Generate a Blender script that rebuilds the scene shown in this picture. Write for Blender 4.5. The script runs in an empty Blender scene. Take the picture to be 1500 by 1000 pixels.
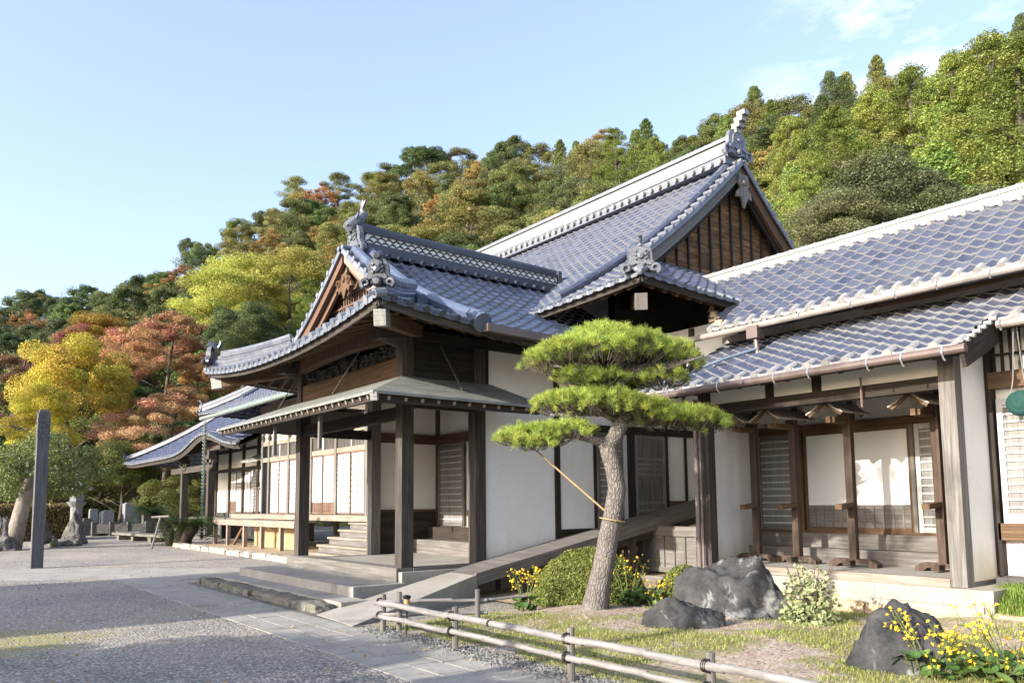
import bpy, bmesh, math, random
import numpy as np
from mathutils import Vector, Matrix
R=math.radians; PI=math.pi
SC=bpy.context.scene; C=SC.collection
random.seed(7); RNG=np.random.default_rng(11)

# ------------------------------------------------------------------ camera
cam=bpy.data.cameras.new('camera'); co=bpy.data.objects.new('camera',cam); C.objects.link(co)
_f=1150.0; _px,_py=750.0,621.657
def _n(v): v=np.array(v,float); return v/np.linalg.norm(v)
_X=-_n([-140-_px,745-_py,_f]); _Y=_n([2250-_px,723-_py,_f]); _Z=np.cross(_X,_Y)
_RW=np.array([_X,_Y,_Z])
m=Matrix(((_RW[0,0],-_RW[0,1],-_RW[0,2],0),(_RW[1,0],-_RW[1,1],-_RW[1,2],0),(_RW[2,0],-_RW[2,1],-_RW[2,2],1.6),(0,0,0,1)))
co.matrix_world=m
cam.sensor_width=36; cam.lens=_f/1500*36; cam.shift_y=(_py-500)/1500; cam.clip_end=2000; cam.clip_start=.1
SC.camera=co
# ------------------------------------------------------------------ sky, sun, exposure
SUN_EL=R(21.3); SUN_ROT=R(181.5)
W=bpy.data.worlds.new('World'); SC.world=W; W.use_nodes=True
nt=W.node_tree; nt.nodes.clear()
out=nt.nodes.new('ShaderNodeOutputWorld'); bg=nt.nodes.new('ShaderNodeBackground')
sky=nt.nodes.new('ShaderNodeTexSky'); sky.sky_type='NISHITA'; sky.sun_disc=False
sky.sun_elevation=SUN_EL; sky.sun_rotation=SUN_ROT; sky.air_density=1.0; sky.dust_density=2.2; sky.ozone_density=1.6
bg.inputs['Strength'].default_value=0.15
# thin clouds high in the north-east, part of the sky itself
tc=nt.nodes.new('ShaderNodeTexCoord'); mp=nt.nodes.new('ShaderNodeMapping'); mp.inputs['Scale'].default_value=(1,1,2.6)
no=nt.nodes.new('ShaderNodeTexNoise'); no.inputs['Scale'].default_value=4.6; no.inputs['Detail'].default_value=9; no.inputs['Roughness'].default_value=.62
nt.links.new(tc.outputs['Generated'],mp.inputs['Vector']); nt.links.new(mp.outputs['Vector'],no.inputs['Vector'])
cr=nt.nodes.new('ShaderNodeValToRGB'); cr.color_ramp.elements[0].position=.40; cr.color_ramp.elements[1].position=.62
nt.links.new(no.outputs['Fac'],cr.inputs['Fac'])
dt=nt.nodes.new('ShaderNodeVectorMath'); dt.operation='DOT_PRODUCT'
_cd=_RW@np.array([1425-_px,35-_py,_f]); _cd/=np.linalg.norm(_cd)
dt.inputs[1].default_value=tuple(_cd); nt.links.new(tc.outputs['Generated'],dt.inputs[0])
mr=nt.nodes.new('ShaderNodeMapRange'); mr.inputs['From Min'].default_value=.972; mr.inputs['From Max'].default_value=.999
nt.links.new(dt.outputs['Value'],mr.inputs['Value'])
mu=nt.nodes.new('ShaderNodeMath'); mu.operation='MULTIPLY'; nt.links.new(mr.outputs['Result'],mu.inputs[0]); nt.links.new(cr.outputs['Color'],mu.inputs[1])
mx=nt.nodes.new('ShaderNodeMixRGB'); mx.inputs['Color2'].default_value=(4.6,4.6,4.7,1)
vl=nt.nodes.new('ShaderNodeMixRGB'); vl.blend_type='ADD'; vl.inputs['Fac'].default_value=1; vl.inputs['Color2'].default_value=(.50,.46,.68,1)   # thin bright veil of high haze
nt.links.new(sky.outputs['Color'],vl.inputs['Color1'])
nt.links.new(mu.outputs['Value'],mx.inputs['Fac']); nt.links.new(vl.outputs['Color'],mx.inputs['Color1'])
nt.links.new(mx.outputs['Color'],bg.inputs['Color']); nt.links.new(bg.outputs['Background'],out.inputs['Surface'])
sl=bpy.data.lights.new('sun','SUN'); so=bpy.data.objects.new('sun',sl); C.objects.link(so)
sl.energy=4.1; sl.angle=R(.53); sl.color=(1,.93,.82)
_sd=Vector((math.sin(SUN_ROT)*math.cos(SUN_EL),math.cos(SUN_ROT)*math.cos(SUN_EL),math.sin(SUN_EL)))
so.rotation_euler=_sd.to_track_quat('Z','Y').to_euler(); so.location=(0,-30,30)
SC.view_settings.view_transform='Standard'; SC.view_settings.look='None'
SC.view_settings.exposure=1.36; SC.view_settings.gamma=1
try: SC.view_settings.use_curve_mapping=False
except Exception: pass
SC.render.engine='CYCLES'
SC.cycles.max_bounces=8; SC.cycles.diffuse_bounces=5; SC.cycles.glossy_bounces=3; SC.cycles.transparent_max_bounces=8
try: SC.cycles.use_denoising=True
except Exception: pass

# ------------------------------------------------------------------ materials
class NT:
    def __init__(s,name):
        s.m=bpy.data.materials.new(name); s.m.use_nodes=True; s.t=s.m.node_tree; s.N=s.t.nodes; s.N.clear()
        s.o=s.N.new('ShaderNodeOutputMaterial'); s.b=s.N.new('ShaderNodeBsdfPrincipled'); s.l(s.b.outputs[0],s.o.inputs['Surface'])
        s.tc=None
    def l(s,a,b): s.t.links.new(a,b)
    def co(s,k='Object',scale=(1,1,1),rot=(0,0,0)):
        if not s.tc: s.tc=s.N.new('ShaderNodeTexCoord')
        mp=s.N.new('ShaderNodeMapping'); mp.inputs['Scale'].default_value=scale; mp.inputs['Rotation'].default_value=rot
        s.l(s.tc.outputs[k],mp.inputs['Vector']); return mp.outputs['Vector']
    def noise(s,v,scale,det=4,rough=.55,dist=0):
        n=s.N.new('ShaderNodeTexNoise'); n.inputs['Scale'].default_value=scale; n.inputs['Detail'].default_value=det
        n.inputs['Roughness'].default_value=rough; n.inputs['Distortion'].default_value=dist; s.l(v,n.inputs['Vector']); return n.outputs['Fac']
    def vor(s,v,scale,feat='F1',out='Color',rnd=1):
        n=s.N.new('ShaderNodeTexVoronoi'); n.feature=feat; n.inputs['Scale'].default_value=scale; n.inputs['Randomness'].default_value=rnd; s.l(v,n.inputs['Vector']); return n.outputs[out]
    def ramp(s,f,stops):
        n=s.N.new('ShaderNodeValToRGB'); e=n.color_ramp.elements
        while len(e)<len(stops): e.new(.5)
        for k,(p,c) in enumerate(stops):
            e[k].position=p; e[k].color=(c,c,c,1) if isinstance(c,(int,float)) else (*c,1)
        s.l(f,n.inputs['Fac']); return n.outputs['Color']
    def mix(s,f,a,b,mode='MIX'):
        n=s.N.new('ShaderNodeMixRGB'); n.blend_type=mode
        for k,x in (('Fac',f),('Color1',a),('Color2',b)):
            if isinstance(x,(int,float)): n.inputs[k].default_value=x if k=='Fac' else (x,x,x,1)
            elif isinstance(x,tuple): n.inputs[k].default_value=(*x,1)
            else: s.l(x,n.inputs[k])
        return n.outputs['Color']
    def math(s,op,a,b=0.0):
        n=s.N.new('ShaderNodeMath'); n.operation=op
        for k,x in ((0,a),(1,b)):
            if isinstance(x,(int,float)): n.inputs[k].default_value=x
            else: s.l(x,n.inputs[k])
        return n.outputs[0]
    def attr(s,name,out='Fac'):
        n=s.N.new('ShaderNodeAttribute'); n.attribute_name=name; return n.outputs[out]
    def bump(s,h,st=.5,d=.02):
        n=s.N.new('ShaderNodeBump'); n.inputs['Strength'].default_value=st; n.inputs['Distance'].default_value=d
        s.l(h,n.inputs['Height']); s.l(n.outputs['Normal'],s.b.inputs['Normal'])
    def set(s,col=None,rough=None,spec=None,metal=None):
        for k,x in (('Base Color',col),('Roughness',rough),('Specular IOR Level',spec),('Metallic',metal)):
            if x is None: continue
            if isinstance(x,(int,float)): s.b.inputs[k].default_value=x
            elif isinstance(x,tuple): s.b.inputs[k].default_value=(*x,1)
            else: s.l(x,s.b.inputs[k])
        return s.m

def wood_mat(name,c0,c1,c2,rough=.8,streak=26,along=1.1,spec=.25,bs=.35):
    t=NT(name); v=t.co('UV',(streak,along,1)); n=t.noise(v,1.0,6,.62,.35)
    big=t.noise(t.co('Object',(1,1,1)),1.3,3,.6)
    col=t.ramp(n,[(.3,c0),(.5,c1),(.72,c2)])
    col=t.mix(t.ramp(big,[(.35,0),(.75,.55)]),col,c0)
    sp=t.noise(v,.35,3,.7); col=t.mix(t.ramp(sp,[(.55,0),(.75,.35)]),col,c2)
    t.bump(n,bs,.006); return t.set(col,rough,spec)
def plain(name,c,rough=.7,var=.12,scale=3,spec=.3,metal=0,bumps=0,bscale=40):
    t=NT(name); n=t.noise(t.co('Object'),scale,5,.6)
    lo=tuple(x*(1-var) for x in c); hi=tuple(min(1,x*(1+var)) for x in c)
    col=t.ramp(n,[(.3,lo),(.7,hi)])
    if bumps: t.bump(t.noise(t.co('Object'),bscale,5,.6),bumps,.01)
    return t.set(col,rough,spec,metal)

MT={}
MT['post']=wood_mat('weathered post wood',(.030,.025,.022),(.062,.052,.046),(.118,.104,.094))
MT['grey_wood']=wood_mat('grey weathered wood',(.085,.077,.070),(.15,.139,.13),(.25,.238,.225))
MT['pale_wood']=wood_mat('sun bleached wood',(.14,.115,.09),(.24,.20,.165),(.36,.315,.265))
MT['brown_wood']=wood_mat('brown wood',(.055,.032,.018),(.11,.066,.038),(.18,.115,.07))
MT['red_wood']=wood_mat('reddish wood',(.085,.050,.036),(.15,.092,.068),(.24,.165,.13))
MT['dark_wood']=wood_mat('dark wood',(.014,.011,.009),(.030,.023,.018),(.06,.047,.038))
MT['wainscot']=wood_mat('dark board wainscot',(.022,.017,.014),(.042,.033,.027),(.075,.06,.05),streak=9)
MT['gable_wood']=wood_mat('gable boards',(.030,.018,.010),(.165,.092,.043),(.36,.215,.10),streak=15,along=1.3)
def _plaster(name,c,stain):
    t=NT(name); v=t.co('Object'); n=t.noise(v,.7,5,.6); f=t.noise(v,14,4,.6); st=t.noise(t.co('Object',(2.2,2.2,.35)),1.1,5,.65)
    col=t.ramp(n,[(.3,tuple(x*.93 for x in c)),(.7,c)])
    col=t.mix(t.ramp(st,[(.56,0),(.8,.5)]),col,stain)
    sx=t.N.new('ShaderNodeSeparateXYZ'); t.l(v,sx.inputs[0]); zz=t.math('ADD',sx.outputs[2],t.math('MULTIPLY',t.noise(t.co('Object',(2,2,.6)),1.6,5,.7),.9))
    col=t.mix(t.ramp(t.math('MULTIPLY',zz,.4),[(.42,.75),(.60,0)]),col,tuple(a*b for a,b in zip(stain,(.95,.9,.8))))
    cr=t.vor(t.co('Object',(1,1,.7)),.9,'DISTANCE_TO_EDGE','Distance'); col=t.mix(t.ramp(cr,[(0,.16),(.006,0)]),col,tuple(x*.5 for x in stain))
    t.bump(f,.12,.004); return t.set(col,.85,.2)
MT['plaster']=_plaster('white plaster',(.80,.795,.79),(.64,.615,.56))
MT['old_plaster']=_plaster('stained plaster',(.79,.765,.72),(.58,.50,.38))
MT['paper']=plain('shoji paper',(.64,.64,.64),.8,.03,2,.1)
MT['slat_white']=plain('pale slats',(.44,.44,.44),.7,.15,4)
MT['slat_grey']=wood_mat('grey slat boards',(.13,.125,.12),(.21,.205,.195),(.31,.30,.29))
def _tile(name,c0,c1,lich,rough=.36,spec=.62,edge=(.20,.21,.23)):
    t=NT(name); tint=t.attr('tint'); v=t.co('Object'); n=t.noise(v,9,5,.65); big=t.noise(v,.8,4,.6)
    col=t.ramp(tint,[(0,c0),(.90,c1),(.96,edge)])  # edge colour paints sunlit brightness onto the tile lips
    col=t.mix(t.ramp(n,[(.50,0),(.72,.45)]),col,lich)
    col=t.mix(t.ramp(big,[(.5,0),(.78,.5)]),col,lich)
    t.bump(t.noise(v,60,3,.6),.10,.004)
    ro=t.ramp(n,[(.3,rough-.06),(.75,rough+.22)])
    return t.set(col,ro,spec)
MT['tile']=_tile('blue grey roof tile',(.040,.049,.084),(.080,.094,.140),(.13,.135,.15))
MT['tile_blue']=_tile('glossy blue grey ridge tile',(.055,.075,.13),(.085,.11,.17),(.13,.14,.17),.24,.7,(.1,.12,.17))
MT['gable_red']=wood_mat('red brown gable timber',(.075,.042,.028),(.14,.082,.058),(.24,.16,.115))
MT['tile_porch']=_tile('dark blue porch tile',(.016,.024,.055),(.032,.044,.088),(.065,.072,.095),.24,.7,(.27,.28,.30))  # pale edge colour paints white glints along the tile lips
MT['tile_wing']=_tile('weathered roof tile',(.036,.044,.082),(.074,.086,.132),(.145,.145,.14),.42,.5,(.175,.18,.19))
MT['tile_ridge']=_tile('ridge tile',(.085,.10,.135),(.14,.155,.19),(.22,.22,.22),.38,.6,(.16,.17,.2))
MT['tile_dark']=_tile('dark ornament tile',(.013,.017,.030),(.026,.033,.050),(.06,.065,.075),.30,.6,(.045,.05,.06))
MT['tile_pale']=_tile('pale ridge tile',(.19,.195,.20),(.25,.25,.25),(.33,.32,.30),.5,.45,(.27,.27,.27))
MT['ornament']=plain('silver grey ornament tile',(.105,.112,.13),.42,.35,12,.5,0,.25,50)
MT['lime']=plain('white lime plaster',(.72,.72,.70),.8,.08,8)
def _copper():
    t=NT('green copper sheet'); v=t.co('Object'); n=t.noise(t.co('Object',(6,1,1)),2.2,5,.65); w=t.N.new('ShaderNodeTexWave'); w.inputs['Scale'].default_value=5.0; w.inputs['Distortion'].default_value=.4; w.bands_direction='Z'; t.l(v,w.inputs['Vector'])
    col=t.ramp(n,[(.25,(.12,.122,.113)),(.5,(.205,.21,.195)),(.75,(.31,.315,.292))])
    t.bump(t.ramp(w.outputs['Fac'],[(.05,0),(.2,1)]),.5,.006); return t.set(col,.55,.4,.25)
MT['copper']=_copper()
MT['copper_pipe']=plain('verdigris pipe',(.17,.215,.20),.5,.3,9,.4,.2)
MT['gutter']=plain('brown gutter',(.115,.085,.078),.42,.15,5,.5)
MT['gutter_grey']=plain('weathered gutter',(.23,.20,.18),.5,.25,4,.4)
MT['pipe']=plain('dull brown downpipe',(.155,.12,.115),.4,.1,4,.5)
MT['blue_pipe']=plain('blue grey pipe',(.13,.175,.23),.45,.1,4,.5)
MT['steel']=plain('galvanised hook',(.6,.6,.6),.35,.1,9,.5,.8)
MT['iron']=plain('dark iron',(.04,.035,.032),.5,.2,9,.4,.4)
MT['gong']=plain('green bronze',(.012,.050,.044),.75,.25,14,.2,0)
MT['black']=plain('black plastic',(.015,.015,.017),.45,.1,5)
def _stone(name,c0,c1,lich,sc=3,bs=.5,lv=.6):
    t=NT(name); v=t.co('Object'); n=t.noise(v,sc,8,.68); p=t.noise(v,sc*.55,5,.7,.6)
    col=t.ramp(n,[(.3,c0),(.68,c1)]); col=t.mix(t.ramp(p,[(lv,0),(lv+.08,.9)]),col,lich)
    col=t.mix(t.ramp(t.noise(v,45,3,.6),[(.3,.30),(.6,0)]),col,tuple(x*.4 for x in c0))
    t.bump(n,bs,.05); return t.set(col,.85,.25)
MT['rock']=_stone('dark garden rock',(.014,.015,.017),(.085,.083,.083),(.27,.265,.26),3.0,1.0,.54)
MT['stone']=_stone('grey stone',(.060,.058,.054),(.15,.144,.134),(.27,.26,.24),4,.6,.60)
MT['stone_dark']=_stone('mossy stone',(.10,.098,.085),(.20,.19,.165),(.12,.13,.07),4,.6,.55)
MT['granite']=_stone('grave granite',(.15,.155,.16),(.25,.255,.26),(.36,.36,.35),9,.15,.66)
MT['pale_stone']=_stone('pale foundation stone',(.27,.245,.20),(.38,.35,.30),(.44,.41,.36),3,.4,.6)
MT['tan_stone']=_stone('tan foundation stone',(.36,.25,.15),(.50,.38,.25),(.52,.45,.35),3,.4,.62)
MT['concrete']=_stone('worn concrete',(.24,.228,.205),(.36,.342,.31),(.18,.172,.15),1.6,.25,.60)
MT['slab']=_stone('stone slabs',(.235,.225,.205),(.36,.345,.315),(.20,.19,.165),2.2,.25,.60)
def _bamboo():
    t=NT('old bamboo'); v=t.co('UV',(9,1.2,1)); n=t.noise(v,2,5,.65)
    col=t.ramp(n,[(.25,(.09,.082,.074)),(.5,(.20,.188,.18)),(.75,(.30,.287,.278))]); t.bump(n,.15,.004); return t.set(col,.5,.4)
MT['bamboo']=_bamboo()
MT['bamboo_new']=plain('yellow bamboo',(.36,.25,.12),.5,.2,6)
MT['rope']=plain('black twine',(.02,.018,.016),.9,.2,20)

MT['stand_wood']=wood_mat('stand wood',(.030,.021,.016),(.070,.047,.036),(.15,.11,.088),streak=20)
def _pbark():
    t=NT('pine bark'); v=t.co('Object',(1,1,.45)); d=t.vor(v,27,'DISTANCE_TO_EDGE','Distance'); n=t.noise(v,30,6,.7); p=t.noise(t.co('Object'),3,5,.6)
    col=t.ramp(n,[(.3,(.10,.085,.074)),(.55,(.18,.162,.148)),(.75,(.29,.272,.258))]); col=t.mix(t.ramp(d,[(.02,.55),(.12,0)]),col,(.085,.062,.052)); col=t.mix(t.ramp(p,[(.5,0),(.75,.5)]),col,(.30,.285,.27))
    t.bump(t.math('ADD',t.ramp(d,[(0,0),(.2,1)]),t.math('MULTIPLY',n,.8)),.7,.02); return t.set(col,.9,.15)
MT['pinebark']=_pbark()
# ------------------------------------------------------------------ mesh builder
OFF={}
class MB:
    def __init__(s): s.v=[]; s.f=[]; s.uv=[]; s.tint=[]
    def add(s,vs,fs,uvs=None,tint=None):
        b=len(s.v); s.v+= [tuple(p) for p in vs]
        for k,f in enumerate(fs):
            s.f.append(tuple(b+i for i in f)); s.uv.append(uvs[k] if uvs else None)
            s.tint.append(random.random() if tint is None else tint)
    def quad(s,a,b,c,d):
        a,b,c,d=map(Vector,(a,b,c,d)); w=(b-a).length; h=(d-a).length; o=random.random()*9
        s.add([a,b,c,d],[(0,1,2,3)],[[(o,o),(o+w,o),(o+w,o+h),(o,o+h)] if h>=w else [(o,o),(o,o+w),(o+h,o+w),(o+h,o)]])
    def obox(s,c,ax,ay,az,taper=1.0):
        # centre and three half-axis vectors; grain along the longest
        c,ax,ay,az=map(Vector,(c,ax,ay,az))
        P=[c+sx*ax*(taper if sz>0 else 1)+sy*ay*(taper if sz>0 else 1)+sz*az for sz in(-1,1) for sy in(-1,1) for sx in(-1,1)]
        L=[ax.length*2,ay.length*2,az.length*2]; g=max(range(3),key=lambda k:L[k])
        F=[((0,2,3,1),(1,0)),((4,5,7,6),(0,1)),((0,1,5,4),(0,2)),((2,6,7,3),(2,0)),((0,4,6,2),(2,1)),((1,3,7,5),(1,2))]
        o=random.random()*20; uvs=[]; fs=[]
        for f,(a1,a2) in F:
            # a1 = axis of first edge, a2 = axis of second edge
            l1,l2=L[a1],L[a2]
            if a1==g: q=[(o,o),(o,o+l1),(o+l2,o+l1),(o+l2,o)]
            elif a2==g: q=[(o,o),(o+l1,o),(o+l1,o+l2),(o,o+l2)]
            else: q=[(o,o),(o+l1,o),(o+l1,o+l2*.2),(o,o+l2*.2)]
            fs.append(f); uvs.append(q)
        s.add(P,fs,uvs)
    def box(s,x0,x1,y0,y1,z0,z1):
        if x1<x0:x0,x1=x1,x0
        if y1<y0:y0,y1=y1,y0
        if z1<z0:z0,z1=z1,z0
        s.obox(((x0+x1)/2,(y0+y1)/2,(z0+z1)/2),((x1-x0)/2,0,0),(0,(y1-y0)/2,0),(0,0,(z1-z0)/2))
    def beam(s,p0,p1,w,h,up=(0,0,1)):
        p0,p1=Vector(p0),Vector(p1); d=p1-p0; L=d.length
        if L<1e-6: return
        d/=L; side=d.cross(Vector(up)); 
        if side.length<1e-5: side=d.cross(Vector((1,0,0)))
        side.normalize(); u=side.cross(d)
        s.obox((p0+p1)/2,d*L/2,side*w/2,u*h/2)
    def tube(s,pts,r,n=8,cap=True,half=False,up=None):
        pts=[Vector(p) for p in pts]; m=len(pts)
        rs=r if isinstance(r,(list,tuple)) else [r]*m
        vs=[];fs=[];uvs=[]; L=0; prev=None; ref=Vector(up) if up else None
        for i,p in enumerate(pts):
            d=(pts[min(i+1,m-1)]-pts[max(i-1,0)]).normalized()
            if ref is None or i>0 and prev is not None and up is None:
                ref=prev if prev is not None else (Vector((0,0,1)) if abs(d.z)<.9 else Vector((1,0,0)))
            a=(ref-d*ref.dot(d)); a=a.normalized() if a.length>1e-6 else d.orthogonal().normalized()
            prev=a; b=d.cross(a)
            for k in range(n):
                t=2*PI*k/n if not half else -PI/2+PI*k/(n-1)
                vs.append(p+a*math.cos(t)*rs[i]+b*math.sin(t)*rs[i])
        o=random.random()*9
        for i in range(m-1):
            l=(pts[i+1]-pts[i]).length
            for k in range(n if not half else n-1):
                k2=(k+1)%n; c=2*PI*max(rs[i],rs[i+1])/n
                fs.append((i*n+k,i*n+k2,(i+1)*n+k2,(i+1)*n+k))
                uvs.append([(o+k*c,L),(o+(k+1)*c,L),(o+(k+1)*c,L+l),(o+k*c,L+l)])
            L+=l
        if cap:
            fs.append(tuple(reversed(range(n)))); uvs.append([(o+.02*math.cos(j),.02*math.sin(j)) for j in range(n)])
            fs.append(tuple((m-1)*n+k for k in range(n))); uvs.append([(o+.02*math.cos(j),.02*math.sin(j)) for j in range(n)])
        s.add(vs,fs,uvs)
    def lathe(s,prof,c,n=16,axis=(0,0,1)):
        c=Vector(c); z=Vector(axis).normalized(); a=z.orthogonal().normalized(); b=z.cross(a); vs=[];fs=[]
        for (r,h) in prof:
            for k in range(n):
                t=2*PI*k/n; vs.append(c+z*h+a*r*math.cos(t)+b*r*math.sin(t))
        for i in range(len(prof)-1):
            for k in range(n): fs.append((i*n+k,i*n+(k+1)%n,(i+1)*n+(k+1)%n,(i+1)*n+k))
        if prof[0][0]>1e-4: fs.append(tuple(reversed(range(n))))
        if prof[-1][0]>1e-4: fs.append(tuple((len(prof)-1)*n+k for k in range(n)))
        s.add(vs,fs)
    def prism(s,poly,o,ax,ay,t):
        # poly in (a,b) -> o + a*ax + b*ay, extruded by vector t
        o,ax,ay,t=map(Vector,(o,ax,ay,t)); n=len(poly)
        A=[o+ax*a+ay*b for a,b in poly]; B=[p+t for p in A]
        fs=[tuple(range(n)),tuple(reversed(range(n,2*n)))]
        u=[[(a,b) for a,b in poly],[(a,b) for a,b in reversed(poly)]]
        for i in range(n):
            j=(i+1)%n; fs.append((i,n+i,n+j,j)); l=(A[j]-A[i]).length; u.append([(0,0),(t.length,0),(t.length,l),(0,l)])
        s.add(A+B,fs,u)
    def build(s,name,mat,parent=None,smooth=False,off=None,fix=True):
        me=bpy.data.meshes.new(name); 
        if off is None: off=OFF.get(parent,(0,0,0)) if parent else (0,0,0)
        vs=[(a-off[0],b-off[1],c-off[2]) for a,b,c in s.v]
        me.from_pydata(vs,[],s.f)
        if any(u is not None for u in s.uv):
            ul=me.uv_layers.new(name='UVMap'); arr=[]
            for k,f in enumerate(s.f):
                u=s.uv[k]
                for j in range(len(f)): arr+=list(u[j]) if u else [0.0,0.0]
            ul.data.foreach_set('uv',arr)
        at=me.attributes.new('tint','FLOAT','FACE'); at.data.foreach_set('value',s.tint)
        if fix:
            bm=bmesh.new(); bm.from_mesh(me); bmesh.ops.recalc_face_normals(bm,faces=bm.faces); bm.to_mesh(me); bm.free()
        if smooth: me.polygons.foreach_set('use_smooth',[True]*len(me.polygons))
        me.materials.append(mat if not isinstance(mat,str) else MT[mat]); me.update()
        o=bpy.data.objects.new(name,me); C.objects.link(o)
        if parent: o.parent=parent; OFF[o]=off
        return o
def tag(o,label=None,cat=None,group=None,kind=None):
    if label: o['label']=label
    if cat: o['category']=cat
    if group: o['group']=group
    if kind: o['kind']=kind
    return o
def thing(name,label,cat,loc=(0,0,0),rz=0,group=None):
    o=bpy.data.objects.new(name,None); C.objects.link(o); o.location=loc; o.rotation_euler=(0,0,rz); o.empty_display_size=.2
    OFF[o]=tuple(loc) if rz==0 else (0,0,0)
    return tag(o,label,cat,group)
def dup(o,parent=None):
    c=o.copy(); C.objects.link(c)
    if parent: c.parent=parent
    for ch in o.children: dup(ch,c)
    return c
def numesh(name,V,F,mat,parent=None,smooth=False,attrs=None):
    me=bpy.data.meshes.new(name); V=np.asarray(V,np.float32); F=np.asarray(F,np.int32)
    me.vertices.add(len(V)); me.vertices.foreach_set('co',V.ravel())
    k=F.shape[1]; me.loops.add(F.size); me.loops.foreach_set('vertex_index',F.ravel())
    me.polygons.add(len(F)); me.polygons.foreach_set('loop_start',np.arange(0,F.size,k,dtype=np.int32))
    me.update(calc_edges=True)
    for a,x in (attrs or {}).items():
        at=me.attributes.new(a,'FLOAT','FACE'); at.data.foreach_set('value',np.asarray(x,np.float32))
    if smooth: me.polygons.foreach_set('use_smooth',[True]*len(F))
    me.materials.append(MT[mat] if isinstance(mat,str) else mat); me.validate()
    o=bpy.data.objects.new(name,me); C.objects.link(o)
    if parent: o.parent=parent
    return o

# ------------------------------------------------------------------ roof tools
def normal(S,u,s,e=.02):
    p=Vector(S(u,s)); a=Vector(S(u+e,s))-p; b=Vector(S(u,s+e))-p; n=a.cross(b)
    if n.z<0: n=-n
    return n.normalized()
def tile_roof(name,S,U,lo,hi,s1,parent,mat='tile',tw=.28,rows=20,amp=.030,step=.03,s0=0.0,spt=6,jit=.005):
    """pantiles on S(u,s): u along the eave (range U), s from the eave up; lo/hi(s) trim the row ends"""
    b=MB(); nt=int(round((U[1]-U[0])/tw)); tw=(U[1]-U[0])/nt; us=[U[0]+tw*k/spt for k in range(nt*spt+1)]
    prof=[amp*(.62*math.cos(2*PI*k/spt)+.28*math.cos(4*PI*k/spt)) for k in range(spt+1)]
    ss=[s0+(s1-s0)*k/rows for k in range(rows+1)]; rows_v=[]
    V=[];F=[];T=[]
    rnd=random.Random(sum(map(ord,name))*31+rows)
    for k in range(rows):
        pair=[]
        jl=[rnd.uniform(-jit,jit) for _ in range(nt+1)]; tt=[rnd.random()*.88 for _ in range(nt+1)]
        for e,(s,o) in enumerate(((ss[k],step),(ss[k+1],0.0))):
            a,c=lo(s),hi(s); row=[]
            for i,u in enumerate(us):
                uu=min(max(u,a),c); p=Vector(S(uu,s)); n=normal(S,uu,s)
                q=p+n*(prof[i%spt]+o+(jl[i//spt] if e==0 else 0)); row.append((len(V),uu)); V.append(q)
            pair.append(row)
        for i in range(len(us)-1):
            l,h=pair
            if l[i][1]==l[i+1][1] and h[i][1]==h[i+1][1]: continue
            F.append((l[i][0],l[i+1][0],h[i+1][0],h[i][0])); T.append(tt[min(i//spt,nt)])
            if rows_v:
                g=rows_v[-1][1]
                F.append((g[i][0],g[i+1][0],l[i+1][0],l[i][0])); T.append(1.0)
            else:
                n0=len(V); dn=normal(S,us[i],ss[0]+.02)*.06; V+= [V[l[i][0]]-dn,V[l[i+1][0]]-dn]; F.append((n0,n0+1,l[i+1][0],l[i][0])); T.append(1.0)
        rows_v.append(pair)
    b.v=[tuple(p) for p in V]; b.f=F; b.uv=[None]*len(F); b.tint=T
    o=b.build(name,mat,parent,fix=False)
    return o,tw
def eave_edge(S,U,tw,parent,mat='tile_ridge',r=.055,drop=.07,amp=.03,skip=None,outv=None):
    """round tile ends and a thin lip along the eave line"""
    b=MB(); n=int(round((U[1]-U[0])/tw))
    for k in range(n+1):
        u=U[0]+tw*k; p=Vector(S(u,0)); q=Vector(S(u,.3)); d=(p-q).normalized(); nn=normal(S,u,.02)
        c=p+nn*(.02)+d*.015
        b.tube([c-d*.16,c+d*.02],[r,r],10)
    m=n*3
    for k in range(m):
        ua=U[0]+(U[1]-U[0])*k/m; ub=U[0]+(U[1]-U[0])*(k+1)/m
        f=lambda u:amp*(.62*math.cos(2*PI*(u-U[0])/tw)+.28*math.cos(4*PI*(u-U[0])/tw))
        A=Vector(S(ua,0))+normal(S,ua,.02)*(f(ua)+.03); B=Vector(S(ub,0))+normal(S,ub,.02)*(f(ub)+.03)
        dn=Vector((0,0,-drop)); d=(Vector(S(ua,0))-Vector(S(ua,.3))); d.z=0; d.normalize(); d*=.012
        b.quad(A+d,B+d,B+d+dn,A+d+dn)
    return b.build('eave_edge',mat,parent)
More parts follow.
